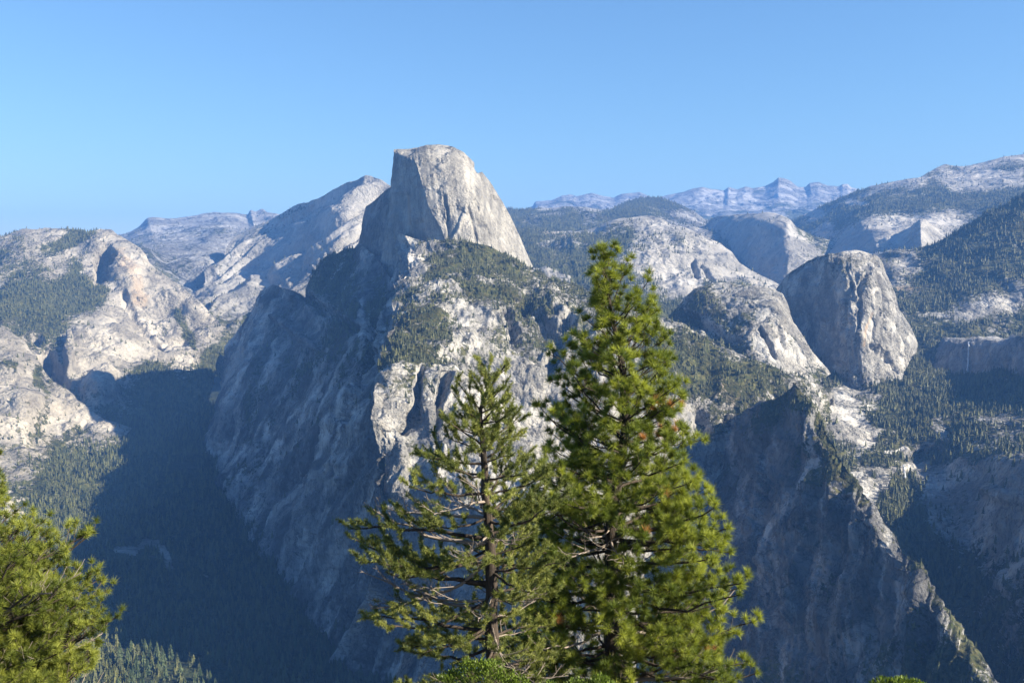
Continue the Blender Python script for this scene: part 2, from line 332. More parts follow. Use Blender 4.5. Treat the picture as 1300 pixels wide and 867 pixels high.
# the left dome massif
sheet('granite_dome', 'rounded granite dome with forested shoulder at the far left', G_pale, [
 [(-70,330,8.3,.3),(0,297,8.2,.4),(30,289,8.1,.2),(60,288,8.0,.3),(90,291,7.9,.6),(112,292,7.8,.6),(140,291,7.6,0),(152,297,7.5,0),(170,308,7.35,.1),(184,320,7.2,0),(197,340,7.1,0),(215,352,6.9,.1),(235,366,6.7,.2),(258,388,6.5,.4),(280,410,6.3,.6),(300,432,6.1,.9)],
 [(-70,345,7.8,.4),(0,312,7.7,.5),(28,305,7.6,.5),(55,304,7.6,.2),(82,306,7.6,.6),(100,308,7.5,.3),(120,306,7.35,.1),(142,308,7.25,-.1),(158,318,7.1,0),(174,332,6.95,0),(190,352,6.85,0),(210,368,6.7,.2),(230,382,6.55,.2),(252,402,6.35,.2),(272,420,6.2,.2),(290,440,6.05,.9)],
 [(-70,365,7.4,.4),(0,335,7.2,.4),(25,330,7.2,.3),(50,328,7.2,.4),(75,328,7.2,.2),(95,330,7.2,.7),(112,332,7.2,.2),(132,332,7.2,-.1),(150,338,6.95,-.1),(168,352,6.8,0),(182,372,6.7,0),(200,392,6.55,0),(222,405,6.4,0),(245,418,6.25,0),(262,432,6.1,.1),(280,448,5.95,.9)],
 [(-70,395,6.9,.8),(0,362,6.7,.9),(25,358,6.7,.9),(50,358,6.7,.9),(75,362,6.75,.8),(98,366,6.7,.8),(115,368,6.7,.6),(132,366,6.75,.2),(147,368,6.75,0),(162,380,6.55,0),(178,398,6.45,0),(198,415,6.35,0),(220,428,6.2,0),(240,440,6.05,0),(255,450,5.95,.3),(275,460,5.8,1)],
 [(-70,430,6.4,.6),(0,395,6.2,.8),(25,395,6.2,.9),(50,395,6.2,.9),(72,398,6.2,.9),(92,395,6.2,.4),(110,390,6.2,.1),(128,388,6.2,.1),(145,394,6.2,0),(162,405,6.2,0),(180,425,6.1,0),(200,440,6.0,0),(220,450,5.9,0),(238,458,5.8,0),(252,466,5.7,.3),(270,475,5.6,1)],
 [(-70,465,6.0,.4),(0,428,5.8,.2),(25,430,5.8,.3),(48,432,5.75,.3),(70,435,5.7,.5),(92,428,5.75,.1),(110,425,5.8,.1),(130,425,5.8,0),(150,432,5.8,0),(170,442,5.75,0),(190,455,5.7,0),(208,464,5.6,0),(225,470,5.5,0),(240,475,5.5,.3),(255,480,5.4,.8),(268,488,5.35,1)],
 [(-70,520,5.5,.4),(0,480,5.4,.2),(25,480,5.35,.2),(48,480,5.3,.4),(70,480,5.3,.5),(92,475,5.35,.2),(110,470,5.4,.1),(132,470,5.4,.1),(155,472,5.4,.4),(175,475,5.4,.4),(192,480,5.3,.7),(208,484,5.3,.8),(225,488,5.2,.8),(240,492,5.2,.8),(255,498,5.1,.9),(265,505,5.05,1)],
 [(-70,600,5.0,.8),(0,560,4.9,.8),(25,560,4.9,.8),(48,560,4.9,.8),(70,555,4.9,.8),(92,545,4.9,.6),(112,535,4.9,.6),(135,540,4.9,.9),(160,545,4.85,1),(180,548,4.85,1),(196,545,4.85,1),(210,540,4.85,1),(226,535,4.85,1),(242,530,4.9,1),(258,530,4.9,1),(272,530,4.9,1)]],
 amp=34, wl=400, ani=0.4, billow=0.8, blur=(3.5, 2.5), vein=(.6, 1, 14, 60, .35), back=(1.5, 500, 6), seed=3, forest=(9000, 24, .3), vegnoise=.45,
 marks=[('veg', [(60,315),(95,300),(112,293)], 10, .5), ('veg', [(5,380),(60,375),(120,365)], 22, .5), ('veg', [(60,400),(95,335)], 9, .5),
        ('pale', [(165,330),(178,360)], 14, .8), ('pale', [(190,400),(225,440),(245,465)], 16, .8), ('pale', [(130,430),(190,465)], 22, .6), ('warm', [(150,320),(172,345),(178,380)], 10, .5),
        ('push', [(133,318),(128,345)], 11, -120), ('push', [(60,450),(75,485)], 12, -150), ('push', [(30,430),(50,425)], 8, -60), ('push', [(88,430),(86,470)], 6, 60),
        ('push', [(158,372),(175,400),(205,445)], 5, -38), ('pale', [(126,490)], 26, .9), ('veg', [(126,490)], 26, -.8), ('push', [(126,495)], 26, 90),
        ('veg', [(195,500),(225,520)], 34, .5), ('veg', [(180,465),(210,470)], 12, .5), ('veg', [(245,440),(235,415),(225,392)], 7, .8),
        ('veg', [(275,460),(268,490)], 22, .9), ('pale', [(273,451),(279,456)], 3, .7), ('veg', [(276,454)], 3, -.6)])

# slope below, nearer, left edge
sheet('granite_slope', 'bright granite slope at the left edge above the shaded valley', G_pale, [
 [(-80,380,5.6,.2),(0,414,5.4,.2),(20,426,5.35,.2),(34,436,5.3,.2),(42,448,5.25,.2),(52,464,5.15,.3),(70,482,5.05,.4),(95,503,4.95,.3),(120,522,4.85,.1),(145,537,4.75,0),(168,546,4.7,0)],
 [(-80,440,5.2,.1),(0,455,5.1,.1),(18,462,5.05,.1),(30,470,5.0,.1),(42,482,4.95,.2),(55,496,4.9,.4),(72,510,4.85,.3),(95,524,4.8,.2),(118,538,4.7,.1),(140,548,4.65,0),(160,556,4.6,.4)],
 [(-80,500,4.85,.1),(0,500,4.8,.1),(16,505,4.75,.1),(28,510,4.7,.2),(40,520,4.7,.3),(55,530,4.7,.2),(72,540,4.65,.1),(92,550,4.6,0),(112,558,4.55,0),(130,562,4.5,.3),(150,566,4.5,1)],
 [(-80,560,4.5,.1),(0,550,4.5,.1),(15,553,4.5,.1),(28,556,4.45,.2),(42,562,4.45,.2),(58,568,4.45,.3),(75,572,4.45,.7),(92,575,4.4,.9),(108,577,4.4,1),(125,580,4.35,1),(142,583,4.35,1)],
 [(-80,640,4.0,.5),(0,612,4.1,.3),(15,610,4.1,.3),(30,608,4.1,.6),(45,606,4.1,.9),(60,606,4.1,1),(75,606,4.1,1),(92,606,4.1,1),(108,606,4.1,1),(124,606,4.1,1),(140,606,4.1,1)],
 [(-80,720,3.5,.8),(0,672,3.6,.6),(15,668,3.6,.6),(30,664,3.65,.8),(45,660,3.7,1),(60,656,3.7,1),(75,652,3.75,1),(92,650,3.75,1),(108,650,3.75,1),(124,650,3.75,1),(140,650,3.75,1)]],
 amp=20, wl=230, ani=0.5, billow=0.8, blur=(4, 3), back=(.5, 700, 5), seed=4, forest=(8000, 22, .4), vegnoise=.35,
 marks=[('pale', [(60,520),(130,550)], 14, .6), ('pale', [(0,470),(30,560)], 18, .6), ('veg', [(50,470),(60,510),(52,545)], 7, .5), ('veg', [(0,455),(20,460)], 6, .5), ('veg', [(85,548),(110,540)], 6, .5),
        ('veg', [(0,645),(60,640)], 12, -.9), ('pale', [(0,625),(30,635),(60,640)], 9, 1.)])

# valley floor and talus
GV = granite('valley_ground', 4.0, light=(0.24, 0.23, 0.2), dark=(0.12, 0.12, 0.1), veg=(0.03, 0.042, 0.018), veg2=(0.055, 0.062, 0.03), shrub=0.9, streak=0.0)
sheet('valley_floor', 'deep forested valley floor lying in blue shade', GV, [
 [(-300,560,5.2,1),(150,535,4.9,1),(220,528,4.9,1),(270,515,5.0,1),(330,500,5.1,1),(420,500,5.1,1)],
 [(-300,640,4.2,1),(130,585,4.3,1),(200,590,4.2,1),(260,600,4.2,1),(330,600,4.2,1),(450,600,4.2,1)],
 [(-300,720,3.5,1),(60,655,3.75,1),(160,655,3.7,1),(250,655,3.7,1),(330,655,3.7,1),(480,655,3.7,1)],
 [(-300,800,2.9,1),(50,725,3.1,1),(160,725,3.1,1),(250,725,3.1,1),(330,725,3.1,1),(500,725,3.1,1)],
 [(-300,870,2.5,1),(50,800,2.55,1),(160,800,2.55,1),(250,805,2.5,1),(330,810,2.45,1),(520,820,2.4,1)],
 [(-300,920,2.15,1),(50,855,2.12,1),(160,850,2.15,1),(250,855,2.12,1),(330,860,2.1,1),(520,865,2.1,1)],
 [(-300,1060,1.5,1),(50,1000,1.5,1),(160,1000,1.5,1),(250,1000,1.5,1),(330,1000,1.5,1),(520,1000,1.5,1)],
 [(-300,2100,.45,.6),(50,2100,.45,.6),(160,2100,.45,.6),(250,2100,.45,.6),(330,2100,.45,.6),(520,2100,.45,.6)]],
 cell=2.5, amp=10, wl=200, ani=1, billow=0.3, back=(.2, 100, 2), seed=5, forest=(7500, 30, .2), vegnoise=.15,
 marks=[('veg', [(148,697),(172,697),(185,686),(200,688),(212,702),(214,716)], 4.5, -1.6), ('pale', [(148,697),(172,697),(185,686),(200,688),(212,702),(214,716)], 5, 1.),
        ('veg', [(130,812),(160,830)], 5, -.7), ('veg', [(255,728),(262,729)], 3, -1.)])

# half dome
sheet('half_dome', 'huge split granite dome with a sheer shaded face on its left', G_half, [
 [(500,189.5,4.290),(505,189,4.275),(512,189,4.255),(521,188.5,4.230),(529,187,4.190),(541,184,4.150),(558,182.5,4.130),(574,185,4.115),(589,193,4.110),(601,205,4.120),(611,217,4.130),(627,235,4.150),(639,256,4.160),(653,284,4.180),(664,308,4.200),(677,338,4.200)],
 [(499,193,4.220),(504,194.5,4.180),(511,197,4.120),(519,200,4.060),(526,203,4.008),(540,197,4.014),(558,196,4.011),(574,199,4.011),(587,206,4.017),(598,216,4.030),(608,228,4.050),(622,244,4.070),(632,262,4.090),(646,288,4.120),(659,312,4.140),(673,340,4.140)],
 [(495,235,4.220),(502,234,4.160),(511,232,4.090),(521,231,4.020),(534,229,3.928),(548,225,3.928),(564,224,3.922),(579,226,3.922),(590,231,3.925),(600,238,3.934),(610,248,3.950),(620,261,3.980),(628,275,4.000),(640,297,4.040),(653,320,4.070),(668,344,4.080)],
 [(491,265,4.220),(500,265,4.150),(511,264,4.070),(525,264,3.980),(543,262,3.868),(556,258,3.868),(570,257,3.856),(583,258,3.856),(593,261,3.859),(603,266,3.868),(611,274,3.877),(619,285,3.910),(625,295,3.940),(635,310,3.980),(648,328,4.010),(662,350,4.020)],
 [(486,300,4.200),(498,300,4.120),(511,300,4.040),(530,299,3.940),(560,292,3.808),(570,288,3.811),(582,287,3.802),(592,288,3.799),(600,290,3.802),(608,294,3.811),(614,300,3.820),(620,308,3.860),(624,315,3.880),(633,325,3.920),(645,338,3.950),(658,356,3.970)],
 [(482,345,4.150),(497,350,4.080),(513,345,4.000),(535,335,3.900),(568,326,3.748),(578,324,3.751),(588,324,3.742),(596,325,3.739),(603,327,3.742),(610,330,3.748),(616,334,3.760),(621,338,3.790),(626,343,3.820),(634,350,3.860),(644,358,3.890),(656,368,3.910)]],
 cell=1.3, amp=6, wl=110, ani=0.18, billow=0.6, gain=.55, jit=1.2, blur=(3, 0.8), back=(.22, 900, 10), seed=6, vein=(.06, 1, 5, 110, .42), ribs=[(.12, 1, 9, 110, 3.0)], keep_top=.3, forest=None, vegnoise=.1,
 marks=[('veg', [(560,240)], 500, -1.2), ('pale', [(527,225),(534,290)], 6, .5), ('pale', [(517,240),(519,300)], 3, -.5), ('pale', [(545,245),(556,290)], 4, -.45), ('pale', [(505,210),(503,340)], 4, .35), ('warm', [(517,250),(522,310)], 3, .4),
        ('push', [(592,262),(583,285),(576,303)], 2.6, 7), ('push', [(593,263),(602,285),(607,310)], 2.8, -9), ('push', [(565,250),(570,300)], 3, -12), ('push', [(602,255),(622,300)], 3, -9),
        ('push', [(604,211),(609,216)], 3.5, -20), ('push', [(626,249),(631,252)], 2.5, -18), ('pale', [(592,262),(583,285),(577,303)], 2.6, 1.), ('pale', [(640,290),(665,335)], 12, .6),
        ('pale', [(562,255),(566,300)], 5, -.35), ('pale', [(610,283),(618,287)], 3, -.8), ('pale', [(548,208),(575,225)], 14, -.18)])

# darker buttress left of the face
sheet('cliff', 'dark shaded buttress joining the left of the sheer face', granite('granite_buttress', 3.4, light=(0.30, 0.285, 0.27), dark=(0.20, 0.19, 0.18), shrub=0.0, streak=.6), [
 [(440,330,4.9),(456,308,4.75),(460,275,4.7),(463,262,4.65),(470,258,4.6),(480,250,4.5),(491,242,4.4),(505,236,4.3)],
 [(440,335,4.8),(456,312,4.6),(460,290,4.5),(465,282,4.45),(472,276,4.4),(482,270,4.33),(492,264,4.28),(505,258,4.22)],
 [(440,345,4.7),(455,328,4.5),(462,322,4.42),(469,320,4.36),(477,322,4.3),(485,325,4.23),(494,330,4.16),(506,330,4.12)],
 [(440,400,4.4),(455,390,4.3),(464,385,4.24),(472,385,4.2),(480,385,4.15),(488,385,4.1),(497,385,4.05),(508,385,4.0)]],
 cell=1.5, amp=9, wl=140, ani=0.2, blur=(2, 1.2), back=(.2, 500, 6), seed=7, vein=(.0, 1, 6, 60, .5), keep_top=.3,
 marks=[('veg', [(470,300)], 300, -1.2)])

# shaded flank; its granite colour is darkened to deepen the shade
def _near_front(x, y):
    g = np.interp(x, [490, 700, 765, 830, 1000], [1.05, .76, .76, .98, 1.04])  # unseen buttress shaped into the lower wall, turning it out of the sun
    return (1+.12*smooth01(x, 1020, 1058))*(1-(1-_near(y))*(1-.6*smooth01(x, 520, 900)))*(1+(g-1)*smooth01(y, 560, 680))
def _near(py): return np.interp(py, [330, 360, 390, 430, 480, 530, 640, 760, 950], [1, .95, .885, .83, .78, .735, .75, .82, .95])
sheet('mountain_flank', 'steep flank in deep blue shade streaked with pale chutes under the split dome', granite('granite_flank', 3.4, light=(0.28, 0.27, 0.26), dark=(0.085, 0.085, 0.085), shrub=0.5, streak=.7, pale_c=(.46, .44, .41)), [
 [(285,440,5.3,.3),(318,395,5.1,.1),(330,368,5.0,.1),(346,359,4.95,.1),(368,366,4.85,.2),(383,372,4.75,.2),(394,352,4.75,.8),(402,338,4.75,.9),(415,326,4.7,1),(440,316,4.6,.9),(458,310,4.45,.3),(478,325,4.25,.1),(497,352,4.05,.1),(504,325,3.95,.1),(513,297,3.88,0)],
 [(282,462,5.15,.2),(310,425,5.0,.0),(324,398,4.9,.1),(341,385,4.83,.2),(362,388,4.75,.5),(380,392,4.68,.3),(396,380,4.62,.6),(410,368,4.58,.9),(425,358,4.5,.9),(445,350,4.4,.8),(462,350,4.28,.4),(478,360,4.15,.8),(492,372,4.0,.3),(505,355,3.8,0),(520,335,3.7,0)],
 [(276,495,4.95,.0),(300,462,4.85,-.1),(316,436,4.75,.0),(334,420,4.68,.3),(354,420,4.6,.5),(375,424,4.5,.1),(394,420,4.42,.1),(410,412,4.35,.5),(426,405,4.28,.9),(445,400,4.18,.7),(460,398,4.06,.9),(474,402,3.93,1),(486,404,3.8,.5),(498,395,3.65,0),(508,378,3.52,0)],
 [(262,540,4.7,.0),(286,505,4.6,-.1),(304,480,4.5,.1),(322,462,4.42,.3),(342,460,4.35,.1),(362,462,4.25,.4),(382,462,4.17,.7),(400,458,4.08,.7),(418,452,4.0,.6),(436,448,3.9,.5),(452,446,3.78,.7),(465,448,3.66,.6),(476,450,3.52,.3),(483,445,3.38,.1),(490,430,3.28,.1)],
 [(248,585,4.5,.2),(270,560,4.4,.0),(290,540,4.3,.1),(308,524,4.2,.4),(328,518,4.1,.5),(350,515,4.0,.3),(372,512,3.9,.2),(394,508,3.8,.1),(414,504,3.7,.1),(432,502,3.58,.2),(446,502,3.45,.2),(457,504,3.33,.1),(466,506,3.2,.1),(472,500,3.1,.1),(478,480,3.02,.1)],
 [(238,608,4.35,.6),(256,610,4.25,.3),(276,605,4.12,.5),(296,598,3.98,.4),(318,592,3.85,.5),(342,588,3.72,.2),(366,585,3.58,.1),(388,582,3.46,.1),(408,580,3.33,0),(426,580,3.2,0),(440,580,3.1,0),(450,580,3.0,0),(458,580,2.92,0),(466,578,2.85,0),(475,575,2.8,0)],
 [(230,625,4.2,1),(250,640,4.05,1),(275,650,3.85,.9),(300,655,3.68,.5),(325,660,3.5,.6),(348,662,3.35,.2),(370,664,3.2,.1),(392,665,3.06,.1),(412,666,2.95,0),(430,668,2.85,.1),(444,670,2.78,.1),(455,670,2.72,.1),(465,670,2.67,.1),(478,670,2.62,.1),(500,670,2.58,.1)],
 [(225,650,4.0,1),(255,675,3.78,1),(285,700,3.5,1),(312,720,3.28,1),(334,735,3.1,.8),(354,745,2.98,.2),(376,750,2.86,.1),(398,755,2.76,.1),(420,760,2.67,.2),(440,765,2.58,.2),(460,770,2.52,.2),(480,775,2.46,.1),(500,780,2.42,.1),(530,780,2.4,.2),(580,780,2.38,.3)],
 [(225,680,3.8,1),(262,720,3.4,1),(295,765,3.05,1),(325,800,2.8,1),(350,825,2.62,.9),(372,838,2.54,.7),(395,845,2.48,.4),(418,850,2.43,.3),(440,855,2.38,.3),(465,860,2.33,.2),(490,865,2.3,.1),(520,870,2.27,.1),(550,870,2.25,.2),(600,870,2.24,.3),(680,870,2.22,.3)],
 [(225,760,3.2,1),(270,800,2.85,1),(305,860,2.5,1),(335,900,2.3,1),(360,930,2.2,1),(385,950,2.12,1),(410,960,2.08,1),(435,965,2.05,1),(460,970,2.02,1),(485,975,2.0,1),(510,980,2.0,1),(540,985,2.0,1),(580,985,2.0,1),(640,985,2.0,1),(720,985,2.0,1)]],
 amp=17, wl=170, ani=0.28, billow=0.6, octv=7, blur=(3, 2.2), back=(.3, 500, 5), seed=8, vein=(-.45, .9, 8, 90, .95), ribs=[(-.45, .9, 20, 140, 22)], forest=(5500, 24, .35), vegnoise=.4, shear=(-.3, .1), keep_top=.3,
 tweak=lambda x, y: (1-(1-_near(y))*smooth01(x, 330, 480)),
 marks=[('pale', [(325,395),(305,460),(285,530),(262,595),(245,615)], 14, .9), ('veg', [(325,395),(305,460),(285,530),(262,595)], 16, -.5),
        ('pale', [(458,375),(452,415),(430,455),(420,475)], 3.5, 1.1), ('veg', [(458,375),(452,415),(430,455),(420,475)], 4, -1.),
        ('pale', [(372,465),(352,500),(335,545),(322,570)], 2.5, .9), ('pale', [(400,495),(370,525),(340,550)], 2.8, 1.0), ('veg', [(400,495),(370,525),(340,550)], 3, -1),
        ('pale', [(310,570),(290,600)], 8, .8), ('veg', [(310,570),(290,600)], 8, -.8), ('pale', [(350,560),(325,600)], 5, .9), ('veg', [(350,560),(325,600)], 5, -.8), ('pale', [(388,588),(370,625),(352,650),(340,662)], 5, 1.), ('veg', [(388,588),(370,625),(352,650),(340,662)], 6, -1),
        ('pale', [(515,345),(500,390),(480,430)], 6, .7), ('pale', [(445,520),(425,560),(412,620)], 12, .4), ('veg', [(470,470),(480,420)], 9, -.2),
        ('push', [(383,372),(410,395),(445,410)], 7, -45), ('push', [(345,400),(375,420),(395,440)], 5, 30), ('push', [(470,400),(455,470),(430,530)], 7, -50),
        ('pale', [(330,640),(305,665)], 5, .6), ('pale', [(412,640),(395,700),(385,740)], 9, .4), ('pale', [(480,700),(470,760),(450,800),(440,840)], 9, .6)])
# sunlit front of the mountain below the dome
sheet('mountain_front', 'sunlit rocky shoulder with pines and brush in front of the split dome', G_near, [
 [(500,292,3.98,-.2),(513,297,3.86,-.2),(528,302,3.83,.3),(545,303,3.8,.5),(565,303,3.78,.8),(585,304,3.76,.9),(605,308,3.74,1),(630,314,3.74,.9),(655,327,3.76,.6),(678,343,3.78,.5),(705,354,3.72,.5),(745,368,3.62,.4),(790,384,3.5,.3),(820,395,3.45,.3),(848,404,3.4,.1),(872,415,3.38,.5),(905,432,3.37,.3),(940,447,3.37,.2),(975,462,3.38,.4),(1010,478,3.4,.5),(1040,490,3.42,.3),(1060,500,3.5,.3)],
 [(503,318,3.9,-.2),(514,318,3.78,-.2),(526,322,3.72,.3),(543,322,3.7,.6),(562,322,3.68,.9),(582,323,3.66,1),(602,325,3.66,1),(626,330,3.66,.8),(650,340,3.66,.6),(674,354,3.67,.5),(700,364,3.6,.5),(738,378,3.5,.5),(782,392,3.4,.4),(812,404,3.35,.4),(842,414,3.32,.3),(868,428,3.3,.8),(900,444,3.3,.7),(935,458,3.3,.6),(970,472,3.32,.5),(1005,486,3.36,.6),(1035,498,3.4,.5),(1058,510,3.46,.4)],
 [(506,345,3.74,-.2),(517,345,3.63,.1),(530,345,3.58,.1),(544,345,3.56,.5),(562,345,3.54,.5),(580,345,3.53,.4),(600,347,3.53,.3),(624,352,3.53,.4),(648,362,3.53,.5),(672,372,3.53,.6),(698,382,3.47,.4),(735,396,3.36,.4),(775,410,3.27,.3),(806,424,3.22,.5),(838,436,3.2,.8),(864,448,3.2,1),(896,462,3.2,.9),(930,474,3.2,.8),(966,486,3.24,.8),(1000,498,3.28,.7),(1030,510,3.34,.6),(1055,522,3.42,.5)],
 [(500,380,3.56,.2),(514,380,3.48,.5),(528,380,3.44,.7),(543,378,3.42,.6),(560,376,3.41,.4),(578,375,3.4,.3),(598,377,3.4,.2),(622,384,3.41,.3),(645,392,3.42,.4),(668,400,3.42,.3),(694,408,3.36,.3),(730,420,3.27,.2),(768,434,3.17,.2),(800,448,3.12,.5),(832,458,3.1,.8),(860,470,3.1,.9),(890,482,3.1,.8),(924,494,3.1,.5),(960,505,3.14,.5),(994,514,3.2,.6),(1024,524,3.27,.6),(1050,534,3.36,.5)],
 [(488,425,3.3,.8),(504,425,3.25,1),(520,425,3.22,1),(538,422,3.2,1),(556,418,3.22,.8),(574,418,3.25,.4),(594,420,3.27,.3),(618,425,3.29,.4),(640,430,3.3,.5),(663,436,3.3,.4),(690,445,3.24,.2),(725,455,3.15,.2),(760,468,3.07,.2),(794,480,3.02,.3),(826,490,3.0,.5),(855,500,3.0,.5),(884,510,3.0,.3),(918,518,3.02,.3),(955,525,3.06,.3),(990,532,3.12,.4),(1018,540,3.2,.5),(1046,548,3.3,.5)],
 [(478,462,3.08,.6),(495,464,3.05,.8),(512,464,3.03,.8),(530,462,3.02,.9),(550,455,3.05,.9),(568,450,3.11,.6),(588,450,3.15,.5),(612,452,3.18,.5),(635,456,3.19,.3),(658,462,3.19,.2),(685,470,3.13,.1),(720,482,3.05,.1),(755,495,2.98,.1),(788,508,2.94,.1),(820,518,2.92,.2),(850,528,2.92,.2),(880,536,2.93,.2),(914,544,2.95,.2),(950,550,3.0,.2),(985,555,3.06,.3),(1015,560,3.14,.4),(1042,566,3.24,.5)],
 [(473,478,3.0,.1),(492,480,2.98,.2),(508,482,2.98,.1),(526,482,2.99,.5),(546,476,3.0,.1),(565,470,3.03,.3),(585,470,3.08,.2),(608,474,3.1,.1),(632,480,3.1,0),(655,488,3.1,0),(682,498,3.04,0),(716,512,2.96,0),(750,525,2.9,0),(783,538,2.86,.1),(815,548,2.85,.1),(845,556,2.85,.1),(876,562,2.87,.1),(910,568,2.9,.1),(946,572,2.95,.2),(980,576,3.0,.3),(1010,580,3.08,.4),(1038,586,3.18,.5)],
 [(472,530,2.87,0),(488,532,2.87,.1),(505,532,2.88,0),(524,532,2.93,.2),(544,530,2.88,0),(563,526,2.89,.2),(583,524,2.92,.1),(606,526,2.94,0),(629,530,2.94,0),(652,538,2.93,0),(678,550,2.88,0),(712,565,2.82,0),(745,580,2.76,0),(778,592,2.73,.1),(810,600,2.73,.1),(840,606,2.74,.1),(872,610,2.77,.1),(905,614,2.8,.2),(940,618,2.86,.2),(975,622,2.92,.3),(1005,626,3.0,.4),(1034,630,3.1,.5)],
 [(490,640,2.62,0),(505,640,2.62,.1),(522,640,2.63,0),(540,640,2.64,.2),(556,640,2.62,0),(575,640,2.62,.1),(595,640,2.63,0),(616,640,2.63,0),(640,642,2.62,0),(662,648,2.6,0),(688,658,2.56,0),(720,670,2.53,0),(752,680,2.5,0),(785,690,2.49,.1),(815,698,2.5,.1),(845,702,2.52,.1),(876,706,2.55,.1),(908,708,2.59,.2),(942,712,2.65,.3),(976,714,2.72,.3),(1006,716,2.8,.4),(1034,718,2.9,.5)],
 [(520,760,2.42,0),(535,765,2.42,.1),(550,768,2.42,0),(566,770,2.41,.1),(582,772,2.4,.1),(600,775,2.4,.2),(618,778,2.4,.1),(638,780,2.4,.1),(658,782,2.39,.1),(680,785,2.38,.1),(705,788,2.37,.1),(735,792,2.36,.1),(765,796,2.35,.1),(796,800,2.35,.2),(825,804,2.36,.2),(852,806,2.38,.2),(882,808,2.41,.3),(914,810,2.45,.3),(946,812,2.51,.4),(978,812,2.58,.5),(1008,812,2.66,.6),(1036,812,2.76,.6)],
 [(560,950,2.05,1),(575,950,2.05,1),(590,950,2.05,1),(605,950,2.05,1),(620,950,2.05,1),(635,950,2.05,1),(650,950,2.05,1),(668,950,2.05,1),(686,950,2.05,1),(705,950,2.05,1),(728,950,2.05,1),(752,950,2.05,1),(778,950,2.05,1),(805,950,2.06,1),(832,950,2.08,1),(858,950,2.1,1),(886,950,2.12,1),(916,950,2.16,1),(948,950,2.2,1),(980,950,2.26,1),(1010,950,2.34,1),(1038,950,2.42,1)]],
 cell=1.4, amp=19, wl=130, ani=0.4, billow=0.75, octv=7, gain=.55, blur=(2.5, 2), back=(.6, 500, 6), seed=9, jit=3.5, ribs=[(-.15, 1, 26, 70, 9)], forest=(10500, 17, .18), vegnoise=.5, keep_top=.35, tweak=_near_front,
 marks=[('veg', [(600,350),(720,400),(850,440),(960,480)], 60, .18), ('push', [(720,400),(705,440),(700,470)], 10, -60), ('push', [(770,420),(750,460)], 9, -50), ('pale', [(513,300),(522,322),(535,330)], 10, .9), ('veg', [(510,300),(520,325),(530,335)], 11, -.7), ('push', [(660,385),(690,400),(712,420)], 9, -45), ('push', [(640,395),(660,430)], 7, -40), ('push', [(700,380),(735,400)], 6, 18),
        ('push', [(565,480),(560,530),(552,590)], 7, -70), ('push', [(535,470),(528,500),(520,540)], 5, -40), ('pale', [(488,500),(500,540)], 14, .5), ('pale', [(520,470),(545,480)], 10, .3),
        ('pale', [(590,400),(600,430),(600,450)], 5, .7), ('veg', [(590,400),(600,430),(600,450)], 6, -.7), ('pale', [(640,475),(690,500)], 22, .25), ('veg', [(640,470),(700,500)], 20, -.5),
        ('veg', [(545,345),(640,372)], 8, .4), ('veg', [(560,352),(700,392)], 5, .35), ('pale', [(650,350),(740,385)], 7, .4), ('push', [(890,520),(905,548)], 10, -45), ('push', [(930,530),(945,560)], 9, -40),
        ('pale', [(850,408),(890,425)], 5, .8), ('warm', [(905,485),(935,500)], 10, .5), ('veg', [(600,360),(585,470)], 5, .2), ('veg', [(870,450),(960,490)], 18, .3)])

